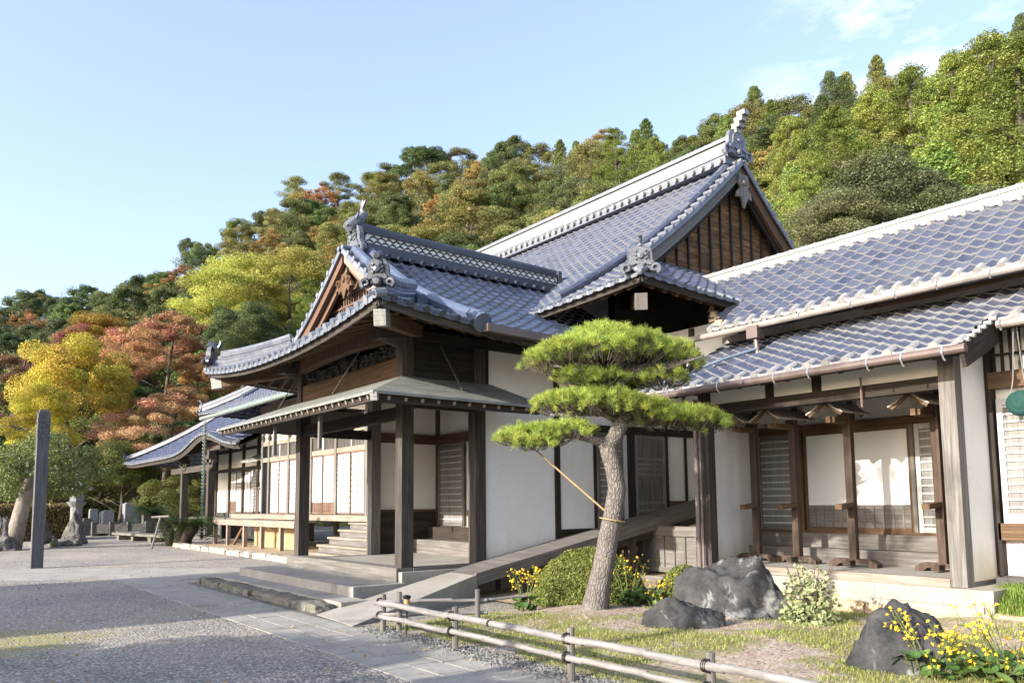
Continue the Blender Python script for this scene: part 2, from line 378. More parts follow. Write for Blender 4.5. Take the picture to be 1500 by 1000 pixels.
def eave_under(S,U,s_in,parent,mat='dark_wood',rmat='brown_wood',gap=.30,rw=.065,rh=.085,lo=None,hi=None,off=.10,fas=.12,tip=.10,rname='rafters',each=True):
    """soffit sheet, fascia boards and the row of rafters under an eave"""
    b=MB(); n=max(6,int((U[1]-U[0])/.5))
    lo=lo or (lambda s:U[0]); hi=hi or (lambda s:U[1])
    P=lambda u,s,o: Vector(S(u,s))-normal(S,u,max(s,.02))*o
    K=4
    for i in range(n):
        for j in range(K):
            sa,sb=.03+(s_in-.03)*j/K,.03+(s_in-.03)*(j+1)/K
            f=lambda t,s: lo(s)+(hi(s)-lo(s))*t
            b.quad(P(f(i/n,sa),sa,off),P(f((i+1)/n,sa),sa,off),P(f((i+1)/n,sb),sb,off),P(f(i/n,sb),sb,off))
    sof=b.build('soffit',mat,parent)
    b=MB(); b2=MB()
    for i in range(n):
        ua=lo(.05)+(hi(.05)-lo(.05))*i/n; ub=lo(.05)+(hi(.05)-lo(.05))*(i+1)/n
        b.beam(P(ua,.05,off*.5+fas*.35),P(ub,.05,off*.5+fas*.35),.05,fas,up=normal(S,ua,.1))
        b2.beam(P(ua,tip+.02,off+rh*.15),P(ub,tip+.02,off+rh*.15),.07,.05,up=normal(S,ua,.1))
    b.build('fascia','post',parent); b2.build('eave_batten','grey_wood',parent)  # batten coloured paler than the fascia to paint in the lit eave edge
    b=MB(); m=int((U[1]-U[0])/gap)
    for k in range(m+1):
        u=U[0]+gap*.5+gap*k
        if u>U[1]-.05: break
        sa=tip; sb=s_in
        while sb>sa+.1 and not (lo(sb)<=u<=hi(sb)): sb-=.05
        while sa<sb and not (lo(sa)<=u<=hi(sa)): sa+=.05
        if sb-sa<.12: continue
        mid=(sa+sb)/2; o=off+rh*.5
        b.beam(P(u,sa,o),P(u,mid,o),rw,rh,up=normal(S,u,mid)); b.beam(P(u,mid,o),P(u,sb,o),rw,rh,up=normal(S,u,mid))
        if each: b.build('rafter',rmat,parent); b=MB()
    if not each: b.build(rname,rmat,parent)['kind']='stuff'
    return sof
def ridge_stack(pts,layers,parent,mat='tile_ridge',cap=.085,name='ridge'):
    """ridge of stacked tile courses along pts; layers = [(half width, height)], topped by a half round cap"""
    b=MB(); pts=[Vector(p) for p in pts]
    for i in range(len(pts)-1):
        z=0
        for (hw,h) in layers:
            o=Vector((0,0,z+h/2)); b.beam(pts[i]+o,pts[i+1]+o,hw*2,h*.96); z+=h
    top=[p+Vector((0,0,z)) for p in pts]
    b.tube(top,cap,9,True,up=(0,0,1))
    # joints of the cap tiles
    L=0
    for i in range(len(top)-1):
        d=top[i+1]-top[i]; n=max(1,int(d.length/.28))
        for k in range(n):
            q=top[i]+d*(k/n); b.tube([q,q+d.normalized()*.035],cap*1.14,9,True,up=(0,0,1))
    return b.build(name,mat,parent)
# ------------------------------------------------------------------ ornaments shared by the roofs
def oni(parent,pos,out,w=.55,h=.6,mat='ornament',knob=True,name='ridge_end_ornament'):
    """demon-face style end tile: a shouldered plate with curled feet, boss and a perch on top"""
    pos=Vector(pos); o=Vector(out).normalized(); sd=o.cross(Vector((0,0,1))).normalized(); up=Vector((0,0,1))
    half=[(.0,.98),(.14,.96),(.27,.86),(.33,.66),(.33,.44),(.40,.28),(.50,.20),(.52,.08),(.44,-.02),(.30,.02),(.22,.10),(.10,.02),(0,.0)]
    poly=[(-a*w,b*h) for a,b in half]+[(a*w,b*h) for a,b in reversed(half[1:-1])]
    b=MB(); b.prism(poly,pos,sd,up,-o*.10)
    inner=[(x*.62,y*.62+.22*h) for x,y in poly]; b.prism(inner,pos+o*.001,sd,up,o*.04)
    for s in(-1,1):
        c=pos+sd*(s*.40*w)+up*(.10*h)+o*.02
        pts=[c+(sd*s*math.cos(t)+up*math.sin(t))*(.13*w*(1-t/9)) for t in np.linspace(-1.2,5.2,14)]
        b.tube(pts,[.035*(1-k/20)+.008 for k in range(14)],6)
        for k in range(3): 
            q=pos+sd*(s*.12*w)+up*((.42+.14*k)*h)+o*.05; b.tube([q,q+sd*s*.07*w+up*.03],[.022,.012],6)
    b.lathe([(.001,.07),(.05,.068),(.075,.04),(.08,0)],pos+up*(.13*h)+o*.03,12,o)
    b.lathe([(.001,.06),(.05,.05),(.07,0)],pos+up*(.55*h)+o*.03,10,o)
    if knob:
        t=pos+up*(.95*h)-o*.03; b.tube([t,t+up*.05+o*.01,t+up*.14+o*.07,t+up*.17+o*.14],[.055,.036,.042,.038],9)
    return b.build(name,mat,parent)
def fish(parent,pos,d,h=.75):
    """leaping fish finial: head down on the ridge, body arched, tail fan up"""
    b=MB(); p=Vector(pos); d=Vector(d).normalized(); up=Vector((0,0,1)); sd=d.cross(up)
    pts=[p+d*.16+up*.04,p+d*.20+up*.12,p+d*.10+up*.24,p-d*.03+up*.35,p-d*.09+up*.46,p-d*.06+up*.55]
    b.tube([q for q in pts],[.10,.14,.13,.10,.07,.045],9)
    for s in(-1,1):
        b.prism([(0,0),(.05,.02),(.20,.22),(.12,.20),(.07,.25),(.02,.16)],pts[-1]-up*.06-sd*(.02*s),(sd*s*.75+d*-.25),up,d*.03)
        b.prism([(0,0),(.12,.08),(.13,.16),(.02,.10)],pts[2]+sd*s*.08,sd*s,up,d*.03)
        b.tube([p+d*.27+sd*s*.07+up*.12,p+d*.31+sd*s*.09+up*.13],[.035,.02],6)
    b.prism([(0,0),(.10,.05),(.12,.16),(.04,.14),(.02,.26),(-.04,.14)],pts[3]-d*.06,-d,up,sd*.025)
    b.box(p.x-.12,p.x+.12,p.y-.16,p.y+.12,p.z-.12,p.z+.06)
    return b.build('fish_finial','ornament',parent)
def barge(S,u,ss,parent,ax,mat,hgt=.28,thick=.07,drop=.06,name='bargeboard'):
    b=MB(); 
    for i in range(len(ss)-1):
        A=Vector(S(u,ss[i]));B=Vector(S(u,ss[i+1])); z=Vector((0,0,1)); t=Vector(ax)*thick
        a0=A-z*drop;b0=B-z*drop;a1=a0-z*hgt;b1=b0-z*hgt
        b.prism([(0,0),(1,0),(1,1),(0,1)],a1,b1-a1,a0-a1,t) if False else b.add([a0,b0,b1,a1,a0+t,b0+t,b1+t,a1+t],[(0,1,2,3),(7,6,5,4),(0,4,5,1),(3,2,6,7)],
             [[(0,0),(0,(B-A).length),(hgt,(B-A).length),(hgt,0)]]*2+[[(0,0),(thick,0),(thick,1),(0,1)]]*2)
        L=(B-A).length
    return b.build(name,mat,parent)
def verge_tiles(S,u,ss,ax,parent,mat='tile_ridge',gap=.24,r=.05):
    b=MB(); ax=Vector(ax)
    n=int((ss[1]-ss[0])/gap)
    for k in range(n+1):
        s=ss[0]+(ss[1]-ss[0])*k/n; p=Vector(S(u,s)); nn=normal(S,u,s)
        b.tube([p+nn*.045-ax*.2,p+nn*.045+ax*.05],[r*.95,r],8)
        q=Vector(S(u,min(ss[1],s+gap)))
        b.beam(p-nn*.02+ax*.02,q-nn*.02+ax*.02,.04,.10,up=nn)
    return b.build('verge_tiles',mat,parent)
def chain(b,p0,p1,r=.012,knots=6):
    p0,p1=Vector(p0),Vector(p1); b.tube([p0,p1],r,6)
    for k in range(knots):
        q=p0.lerp(p1,.04+.35*k/knots); d=(p1-p0).normalized(); b.tube([q,q+d*.03],r*2.0,6)
def sheet(S,U,s0,s1,lo,hi,nu,ns,parent,mat,name,off=0):
    b=MB()
    for i in range(nu):
        for j in range(ns):
            sa=s0+(s1-s0)*j/ns; sb=s0+(s1-s0)*(j+1)/ns; f=lambda t,s:lo(s)+(hi(s)-lo(s))*t
            P=lambda t,s:Vector(S(f(t,s),s))-Vector((0,0,off))
            b.quad(P(i/nu,sa),P((i+1)/nu,sa),P((i+1)/nu,sb),P(i/nu,sb))
    return b.build(name,mat,parent)
def slat_door(parent,p0,p1,z0,z1,out,n=13,name='slatted_door',mat='slat_grey',smat='slat_white',fmat='grey_wood'):
    """wooden sliding door with pale horizontal slats; p0,p1 = (x,y) ends, out = outward (x,y)"""
    p0=Vector((*p0,0));p1=Vector((*p1,0));o=Vector((*out,0)); d=(p1-p0); L=d.length; d/=L
    z=Vector((0,0,1)); b=MB()
    b.obox((p0+p1)/2+z*(z0+z1)/2,d*L/2,o*.012,z*(z1-z0)/2); dr=b.build(name,mat,parent)
    b=MB()
    for e in (0,1):
        q=p0+d*(.035+(L-.07)*e)+o*.02; b.obox(q+z*(z0+z1)/2,d*.035,o*.022,z*(z1-z0)/2)
        q=(p0+p1)/2+o*.018+z*(z0+.04+(z1-z0-.08)*e); b.obox(q,d*(L/2-.07),o*.02,z*.04)
    b.build('frame',fmat,dr)
    b=MB()
    for k in range(n):
        q=(p0+p1)/2+o*.018+z*(z0+(z1-z0)*(k+1)/(n+1)); b.obox(q,d*(L/2-.07),o*.016,z*.013)
    b.build('slats',smat,dr)
    return dr
def shoji(parent,p0,p1,z0,z1,out,nx=2,nz=10,skirt=.0,name='shoji_screen',bar='red_wood',skmat='red_wood',paper='paper'):
    p0=Vector((*p0,0));p1=Vector((*p1,0));o=Vector((*out,0)); d=(p1-p0); L=d.length; d/=L; z=Vector((0,0,1))
    zs=z0+skirt; b=MB(); b.obox((p0+p1)/2+z*(zs+z1)/2,d*L/2,o*.006,z*(z1-zs)/2); pn=b.build(name,paper,parent)
    b=MB()
    for e in(0,1):
        b.obox(p0+d*(.02+(L-.04)*e)+z*(z0+z1)/2+o*.012,d*.02,o*.016,z*(z1-z0)/2)
        b.obox((p0+p1)/2+z*(z0+.03+(z1-z0-.06)*e)+o*.012,d*(L/2-.04),o*.015,z*.03)
    for k in range(1,nx): b.obox(p0+d*(L*k/nx)+z*(zs+z1)/2+o*.012,d*.010,o*.008,z*((z1-zs)/2-.03))
    for k in range(1,nz): b.obox((p0+p1)/2+z*(zs+(z1-zs)*k/nz)+o*.012,d*(L/2-.04),o*.008,z*.014)
    b.build('lattice',bar,pn)
    if skirt>0:
        b=MB(); b.obox((p0+p1)/2+z*(z0+skirt/2),d*(L/2-.04),o*.010,z*(skirt/2))
        for k in range(1,int(L/.16)): b.obox(p0+d*(.16*k)+z*(z0+skirt/2)+o*.014,d*.012,o*.008,z*(skirt/2-.03))
        b.build('skirt_board',skmat,pn)
    return pn

# ================================================================== main hall
hall=thing('temple_hall','large temple hall with tall blue grey tiled roof, boarded gable and long white shoji front','temple hall',(-22,16,0))
HX0,HX1,HY0,HY1=-35.4,-9.23,10.0,22.4
def hz(s): return 5.45+.55*s+.032*s*s
def hup(d,s): return .16*max(0,1-d/5)**2*max(0,1-s/3)
def Hf(u,s): return (u,HY0+s,hz(s)+hup(min(HX1-u,u-HX0),s))
def Hr(u,s): return (HX1-s,u,hz(s)+hup(min(u-HY0,HY1-u),s))
def Hl(u,s): return (HX0+s,u,hz(s)+hup(min(u-HY0,HY1-u),s))
def Hb(u,s): return (u,HY1-s,hz(s))
GX=-11.45; GL=-33.1; HS=6.2
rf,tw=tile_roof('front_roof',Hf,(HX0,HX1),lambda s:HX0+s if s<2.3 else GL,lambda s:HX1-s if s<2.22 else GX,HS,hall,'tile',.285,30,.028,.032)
eave_edge(Hf,(HX0,HX1),tw,hall)
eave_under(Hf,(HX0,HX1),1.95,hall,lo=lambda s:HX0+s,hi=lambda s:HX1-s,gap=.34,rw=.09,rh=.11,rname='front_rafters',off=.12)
_,tw=tile_roof('hip_roof',Hr,(HY0,HY1),lambda s:HY0+s,lambda s:HY1-s,2.5,hall,'tile',.285,12,.030,.035)
eave_edge(Hr,(HY0,15.7),tw,hall)
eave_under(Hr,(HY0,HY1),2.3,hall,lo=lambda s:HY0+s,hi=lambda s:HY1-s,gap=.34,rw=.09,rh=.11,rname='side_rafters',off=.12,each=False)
tile_roof('hip_roof',Hl,(HY0,HY1),lambda s:HY0+s,lambda s:HY1-s,2.4,hall,'tile',.33,10,.030,.035,spt=4)
sheet(Hb,(HX0,HX1),0,HS,lambda s:HX0+min(s,2.3),lambda s:HX1-min(s,2.22),8,8,hall,'tile','back_roof')
# corner rafter beam with its pale capped nose
b=MB(); b.beam((-9.55,10.32,5.22),(-11.8,12.5,5.95),.20,.26); b.build('corner_rafter','brown_wood',hall)
b=MB(); b.beam((-9.36,10.13,5.13),(-9.56,10.33,5.19),.215,.29); b.build('rafter_cap','grey_wood',hall)
# verge, gable, bargeboards
ss=[2.15+(HS-2.15)*k/10 for k in range(11)]
verge_tiles(Hf,GX,(2.3,HS-.05),(1,0,0),hall)
barge(Hf,GX-.05,ss,hall,(-1,0,0),'grey_wood',.36,.09,.05)
Hbu=lambda u,s:(u,HY1-s,hz(s))
barge(Hbu,GX-.05,ss,hall,(-1,0,0),'brown_wood',.36,.09,.05)
barge(Hf,GX-.16,ss,hall,(-1,0,0),'dark_wood',.50,.06,.06,'inner_bargeboard'); barge(Hbu,GX-.16,ss,hall,(-1,0,0),'dark_wood',.50,.06,.06,'inner_bargeboard')
sheet(Hf,(0,1),2.2,HS,lambda s:GX-.7,lambda s:GX-.02,1,8,hall,'dark_wood','verge_soffit',.06); sheet(Hbu,(0,1),2.2,HS,lambda s:GX-.7,lambda s:GX-.02,1,8,hall,'dark_wood','verge_soffit',.06)
verge_tiles(Hbu,GX,(2.3,HS-.05),(1,0,0),hall)
gx=-11.92; b=MB(); pz=[]
for k in range(21):
    s=2.1+(HS-2.1)*k/20; pz.append((HY0+s,hz(s)-.08))
poly=[(2*16.2-y,z) for y,z in pz]; poly=pz+poly[::-1]
# horizontal gable boards, each a slab clipped by the roof line
z=6.72; rows=0
def yat(zz):
    lo_,hi_=0.0,HS
    for _ in range(30):
        mdl=(lo_+hi_)/2
        if hz(mdl)-.10<zz: lo_=mdl
        else: hi_=mdl
    return HY0+lo_
while z<9.9:
    y0=yat(z+.05); y1=2*16.2-y0; b.obox((gx+.004*(rows%3),(y0+y1)/2,z+.083),(.02,0,0),(0,(y1-y0)/2,0),(.012,0,.088)); z+=.166; rows+=1
gb=b.build('gable_wall','gable_wood',hall)
b=MB()
for k in range(-9,10):
    y=16.2+.42*k; s=HS-abs(y-16.2); zt=hz(s)-.12
    if zt>6.95: b.box(gx+.03,gx+.075,y-.022,y+.022,6.7,zt)
b.build('batten','dark_wood',gb)
b=MB(); b.box(gx-.02,gx+.16,11.9,20.5,6.62,6.80); b.build('gable_sill','grey_wood',hall)
b=MB(); b.prism([(-.16,0),(.16,0),(.20,-.26),(.12,-.34),(.26,-.46),(.30,-.62),(.14,-.60),(.06,-.72),(0,-.86),(-.06,-.72),(-.14,-.60),(-.30,-.62),(-.26,-.46),(-.12,-.34),(-.20,-.26)],(GX-.03,16.2,9.72),(0,1,0),(0,0,1),(.07,0,0))
b.lathe([(.001,.05),(.07,.03),(.08,0)],(GX+.04,16.2,9.5),10,(1,0,0)); b.build('gable_pendant','grey_wood',hall)
# ridges
ridge_stack([(GL-.2,16.2,10.0),(-30,16.2,9.98),(-18,16.2,9.98),(GX-.25,16.2,10.05)],[(.34,.20),(.24,.07),(.27,.06)],hall,'tile_ridge',.001,'ridge_base')
b=MB(); b.beam((GL-.2,16.2,10.45),(GX-.25,16.2,10.50),.36,.34); b.build('ridge_body','tile_pale',hall)
ridge_stack([(GL-.2,16.2,10.62),(GX-.25,16.2,10.68)],[(.24,.06),(.20,.05)],hall,'tile_ridge',.11,'ridge_cap')
for k in range(74):
    x=GL+.1+.29*k; b=MB(); b.tube([(x,16.2-.30,10.16),(x,16.2-.44,10.10)],[.06,.06],8); b.build('ridge_tile_end','tile_pale',hall)
oni(hall,(GX-.12,16.2,10.25),(1,0,0),1.05,.72,'tile_ridge',False)
b=MB()
for k in range(4): b.box(GX-.30+.085*k,GX-.06+.085*k,16.10,16.30,10.85+.13*k,10.97+.13*k)
b.tube([(GX-.25,16.2,10.7),(GX-.15,16.2,11.0)],[.14,.10],8); b.build('stepped_finial','tile_pale',hall)
kp=[Vector(Hf(-11.80,s))+Vector((0,0,.05)) for s in np.linspace(6.0,.30,16)]
ridge_stack(kp,[(.11,.07)],hall,'tile',.095,'descending_ridge')
kp=[Vector(Hbu(-11.80,s))+Vector((0,0,.05)) for s in np.linspace(6.0,.9,8)]
ridge_stack(kp,[(.11,.07)],hall,'tile',.095,'descending_ridge')
hp=[Vector((HX1-t,HY0+t,hz(t)+hup(t,t)+.02)) for t in np.linspace(.18,2.3,9)]
ridge_stack(hp,[(.17,.07),(.15,.06),(.17,.05),(.14,.05)],hall,'tile',.10,'hip_ridge')
oni(hall,(HX1-.06,HY0+.06,hz(0)+.19),(1,-1,0),.62,.50)
hp=[Vector((HX0+t,HY0+t,hz(t)+hup(t,t)+.02)) for t in np.linspace(.15,2.3,9)]
ridge_stack(hp,[(.17,.09),(.15,.08),(.17,.08)],hall,'tile_ridge',.10,'hip_ridge')
hp=[Vector((HX0+t,HY0+t,hz(t)+.02)) for t in np.linspace(2.3,2.31,2)]
kp=[Vector(Hf(GL+.3,s))+Vector((0,0,.05)) for s in np.linspace(6.0,1.0,8)]
ridge_stack(kp,[(.11,.07)],hall,'tile',.095,'descending_ridge')
oni(hall,(HX0+.06,HY0+.06,hz(0)+.2),(-1,-1,0),.5,.40)
# body: walls, posts
b=MB(); b.box(-33.2,-23.4,12.1,12.2,4.15,5.6); b.box(-33.2,-33.1,12.2,20,1.2,6.2); b.box(-33.2,-11.9,19.9,20,.2,6.4); b.build('wall','plaster',hall)
b=MB(); b.box(-33.2,-16.6,12.02,12.2,3.42,3.60); b.box(-33.2,-16.6,12.02,12.22,4.10,4.28); b.box(-33.2,-16.6,11.9,12.2,5.55,5.8); b.build('lintel','pale_wood',hall)
for x in (-33.1,-32.35,-30.2,-28.0,-25.85,-23.5,-21.2,-19.0,-16.7):
    b=MB(); b.box(x-.08,x+.08,12.0,12.16,.25,5.6); b.build('post','grey_wood',hall)
b=MB(); b.box(-33.2,-16.6,10.75,12.1,1.16,1.26); b.box(-33.2,-16.6,10.72,10.86,1.10,1.27); b.build('veranda_floor','pale_wood',hall)
XS=[-32.27,-31.24,-30.28,-29.1,-28.08,-26.98,-25.93,-24.7,-23.58,-22.4,-21.28]
for k in range(len(XS)-1):
    sk=.42 if k in(4,5) else 0
    shoji(hall,(XS[k]+.06,12.08-.03*(k%2)),(XS[k+1]-.06,12.08-.03*(k%2)),1.28,3.42,(0,-1),2 if not sk else 1,11 if not sk else 1,sk)
for k in range(len(XS)-1):
    b=MB(); b.box(XS[k]+.08,XS[k+1]-.08,12.10,12.13,3.60,4.10); w=b.build('transom_window','paper',hall)
    b=MB(); n=int((XS[k+1]-XS[k])/.11)
    for q in range(1,n): b.box(XS[k]+q*.11-.012,XS[k]+q*.11+.012,12.06,12.09,3.60,4.10)
    b.build('bars','grey_wood',w)
# right side wall along the yard
b=MB(); b.box(-11.95,-11.80,12.0,20,1.05,6.5); b.build('wall','plaster',hall)
b=MB(); b.box(-11.97,-11.77,11.9,20,4.62,6.6); b.build('upper_shade_sheet','dark_wood',hall)  # dark sheet puts the deep eave shade into the wall colour
for y,w in ((12.30,.2),(13.42,.09),(14.08,.05),(15.2,.16)):
    b=MB(); b.box(-11.9,-11.755,y-w/2,y+w/2,1.0,4.6); b.build('post','dark_wood',hall)
b=MB(); b.box(-11.86,-11.75,12.4,20,3.06,3.22); b.box(-11.86,-11.74,13.0,20,4.4,4.62); b.build('lintel','dark_wood',hall)
b=MB(); b.box(-11.83,-11.775,13.47,15.1,1.1,1.62); b.build('wainscot','red_wood',hall)
# old panelled door
b=MB(); b.box(-11.83,-11.775,12.42,13.36,1.15,3.05); od=b.build('panelled_door','grey_wood',hall)
b=MB()
for y in (12.45,13.33): b.box(-11.785,-11.755,y-.04,y+.04,1.15,3.05)
for z in (1.19,1.42,1.58,2.20,2.32,2.42,2.54,3.01): b.box(-11.785,-11.757,12.49,13.29,z-.028,z+.028)
b.build('frame','slat_grey',od)
# copper gutter along the left half of the front eave, with its rain chain
b=MB(); b.tube([(x,9.86,5.27+.05*max(0,(-31-x)/4)) for x in (-34.6,-32,-28,-24,-19)],[.085]*5,10); b.build('gutter','copper_pipe',hall)
b=MB(); zz=np.linspace(5.1,.25,34)
for k in range(len(zz)-1): b.lathe([(.045,0),(.075,.05),(.10,.10)],(-34.0,9.86,zz[k]-.13),8)
b.tube([(-34.0,9.86,5.2),(-34.0,9.86,.2)],[.02,.02],6); b.build('rain_chain','copper_pipe',hall)

# ================================================================== entrance porch
gk=thing('entrance_porch','projecting entrance porch with front gable, fish finial on its latticed ridge and green copper canopy','entrance porch',(-14,8,0))
GCX=-14.06; GE0=-18.12; GE1=-10.0; GY=5.25; VY=6.62
def gz(s): return 4.33+.38*s+.049*s*s
def gup(d,s): return .30*max(0,1-d/4)**2*max(0,1-s/2.4)
def Gr(u,s): return (GE1-s,u,gz(s)+gup(max(0,u-GY),s))
def Gl(u,s): return (GE0+s,u,gz(s)+gup(max(0,u-GY),s))
def Gf(u,s): return (u,GY+s,gz(s)+gup(min(GE1-u,u-GE0),s))
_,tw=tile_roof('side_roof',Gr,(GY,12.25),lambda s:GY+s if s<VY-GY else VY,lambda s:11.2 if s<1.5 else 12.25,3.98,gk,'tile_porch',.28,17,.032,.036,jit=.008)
eave_edge(Gr,(GY,7.0),tw,gk,'tile_dark'); eave_edge(Gr,(7.0,11.2),tw,gk)
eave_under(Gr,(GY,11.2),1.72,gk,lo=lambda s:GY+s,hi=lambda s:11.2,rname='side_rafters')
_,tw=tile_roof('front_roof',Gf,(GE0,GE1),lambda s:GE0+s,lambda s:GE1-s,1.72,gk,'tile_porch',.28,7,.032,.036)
eave_edge(Gf,(GE0,GE1),tw,gk,'tile_ridge',.075,.08)
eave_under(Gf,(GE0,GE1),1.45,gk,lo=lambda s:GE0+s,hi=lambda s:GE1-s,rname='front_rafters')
tile_roof('side_roof',Gl,(GY,12.25),lambda s:GY+s if s<VY-GY else VY,lambda s:12.25,3.98,gk,'tile',.28,14,.032,.036,spt=4)
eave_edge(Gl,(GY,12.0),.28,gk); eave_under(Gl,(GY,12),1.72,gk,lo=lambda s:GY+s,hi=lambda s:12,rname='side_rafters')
for sg,ex in((1,GE1),(-1,GE0)):
    b=MB(); b.beam((ex-sg*.28,GY+.28,4.36),(ex-sg*1.75,GY+1.75,4.62),.17,.22); b.build('corner_rafter','brown_wood',gk)
    b=MB(); b.beam((ex-sg*.12,GY+.12,4.33),(ex-sg*.29,GY+.29,4.365),.185,.25); b.build('rafter_cap','copper',gk)
# gable
ss=[1.45+(4.02-1.45)*k/8 for k in range(9)]
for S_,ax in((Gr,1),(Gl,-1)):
    barge(S_,VY+.02,ss,gk,(0,1,0),'pale_wood' if ax>0 else 'gable_red',.22,.08,.05); barge(S_,VY+.13,ss,gk,(0,1,0),'gable_red',.36,.06,.06,'inner_bargeboard')  # right outer board is pale: its sunlit white is put into the colour
    verge_tiles(S_,VY,(1.5,4.0),(0,-1,0),gk,'tile_ridge',.24,.055)
    sheet(S_,(0,1),1.4,4.03,lambda s:VY+.02,lambda s:VY+.6,1,6,gk,'gable_red','verge_soffit',.05)
b=MB(); pz=[(GE1-s,gz(s)-.1) for s in np.linspace(1.3,4.06,12)]; pz=pz+[(2*GCX-x,z) for x,z in pz[::-1]]
b.prism([(x,z) for x,z in pz],(0,7.0,0),(1,0,0),(0,0,1),(0,.06,0)); gw=b.build('gable_wall','gable_red',gk)
b=MB()
for k in range(-17,18):
    x=GCX+.11*k; s=4.06-abs(x-GCX); zt=min(gz(s)-.5,5.92); b.box(x-.018,x+.018,6.93,6.97,4.95,zt)
for z in(5.15,5.38,5.62,5.85):
    hw=3.9*max(0,(6.6-z))/2.2; b.box(GCX-min(hw,1.9),GCX+min(hw,1.9),6.915,6.945,z-.02,z+.02)
b.build('lattice','red_wood',gw)
b=MB()
b.prism([(-.13,0),(.13,0),(.20,-.14),(.40,-.26),(.52,-.44),(.36,-.40),(.30,-.54),(.16,-.44),(.08,-.58),(0,-.72),(-.08,-.58),(-.16,-.44),(-.30,-.54),(-.36,-.40),(-.52,-.44),(-.40,-.26),(-.20,-.14)],(GCX,6.66,6.16),(.72,0,0),(0,0,.72),(0,.06,0))
for sg in(-1,1):
    c=Vector((GCX+sg*.22,6.65,5.98)); b.tube([c+Vector((sg*math.cos(t),0,math.sin(t)))*(.085-.008*t) for t in np.linspace(0,6.5,14)],.022,6)
b.lathe([(.001,.05),(.06,.03),(.07,0)],(GCX,6.66,6.04),10,(0,-1,0)); b.build('gable_pendant','brown_wood',gk)
# ridge with plaster fan lattice
RZ=6.60
b=MB(); b.beam((GCX,7.05,RZ+.09),(GCX,12.2,RZ+.05),.52,.20); b.beam((GCX,7.0,RZ+.46),(GCX,12.2,RZ+.40),.40,.06); b.tube([(GCX,6.95,RZ+.57),(GCX,7.6,RZ+.53),(GCX,12.2,RZ+.49)],.12,10); b.beam((GCX,12.13,RZ+.25),(GCX,12.23,RZ+.25),.44,.55)
b.beam((GCX,7.0,RZ+.20),(GCX,12.2,RZ+.155),.46,.035)
rd=b.build('ridge','tile_dark',gk)
b=MB(); b.beam((GCX,7.05,RZ+.33),(GCX,12.12,RZ+.28),.30,.30); b.build('plaster_band','lime',rd)
for sg in(-1,1):
    b=MB()
    for r_ in range(3):
        n=28
        for k in range(n+1):
            y=7.14+(4.92)*(k+(.5 if r_%2 else 0))/n; zb=RZ+.205+.085*r_-.009*(y-7.1)
            if y>12.1: continue
            b.tube([(GCX+sg*.165,y+.098*math.cos(t),zb+.098*math.sin(t)) for t in np.linspace(.0,PI,7)],.013,5,False)
    b.build('fan_lattice','tile_dark',rd)
for k in range(19):
    y=7.2+.275*k
    for sg in(-1,1): b=MB(); b.tube([(GCX+sg*.22,y,RZ+.02),(GCX+sg*.36,y,RZ-.04)],[.055,.055],8); b.build('ridge_tile_end','tile_dark',rd)
fish(gk,(GCX,6.98,RZ+.42),(0,-1,0),.75)
oni(gk,(GCX,6.86,RZ-.02),(0,-1,0),.8,.62,'ornament',False)
b=MB(); 
for y,a,e,r in((6.78,3.8,1.25,.105),(7.10,3.8,.0,.13)):
    b.tube([Vector(Gr(y,s))+Vector((0,0,.11)) for s in np.linspace(a,e,14)],r,10)
    if e==0: p=Vector(Gr(y,0))+Vector((0,0,.06)); b.tube([p+Vector((-.03,0,.02)),p+Vector((.06,0,-.03))],r*1.25,12)
b.build('descending_ridge','tile_blue',gk)
b=MB()
for y,a,e,r in((6.78,3.75,1.25,.085),(7.06,3.75,.0,.105)): b.tube([Vector(Gl(y,s))+Vector((0,0,.06)) for s in np.linspace(a,e,14)],r,10)
b.build('descending_ridge','tile_porch',gk)
for sg,ex in((1,GE1),(-1,GE0)):
    b=MB()
    for k in range(4):
        pts=[Vector((ex-sg*t,GY+t,gz(t)+gup(t,t)+.05+.085*k+.10*max(0,.6-t)**2)) for t in np.linspace(.12+.05*k,1.42,9)]
        b.tube(pts,[.085 if k<3 else .11]*9,9)
    b.build('hip_ridge','tile_blue' if sg>0 else 'tile_ridge',gk)
    p=Vector((ex-sg*.05,GY+.05,gz(0)+.30+.14)); oni(gk,p,(sg,-1,0),.46,.44,'tile_dark',False)
    # carved lion crouching above the corner
    b=MB(); q=p+Vector((-sg*.12,.12,.34)); b.tube([q,q+Vector((sg*.04,-.04,.08)),q+Vector((sg*.10,-.10,.13)),q+Vector((sg*.16,-.16,.11))],[.075,.085,.08,.045],8)
    b.tube([q+Vector((-sg*.02,.02,.03)),q+Vector((-sg*.07,.07,.14)),q+Vector((-sg*.05,.05,.22))],[.05,.04,.018],7)
    for a in (-1,1): b.tube([q+Vector((sg*.08+.05*a,-.08,.06)),q+Vector((sg*.12+.05*a,-.12,-.06))],[.04,.03],6)
    b.build('lion_ornament','tile_dark',gk)
# gutter of the side eave
b=MB(); b.beam((-9.93,7.15,4.38),(-9.93,11.1,4.28),.12,.13); b.build('gutter','gutter',gk)
# base slab, sills
b=MB(); b.box(-16.5,-11.62,6.62,12.0,.02,.47); b.build('floor_slab','concrete',gk)
b=MB(); b.box(-16.5,-11.74,6.58,6.88,.29,.535); b.box(-12.0,-11.72,6.9,8.45,.29,.525); b.build('sill','grey_wood',gk)
for x,y,z1 in((-11.87,6.80,4.85),(-16.27,6.80,4.6),(-11.87,8.33,4.6),(-16.27,8.52,4.2)):
    b=MB(); b.box(x-.115,x+.115,y-.115,y+.115,.53 if y<7 else .47,z1); b.build('post','post' if y<8.4 else 'grey_wood',gk)
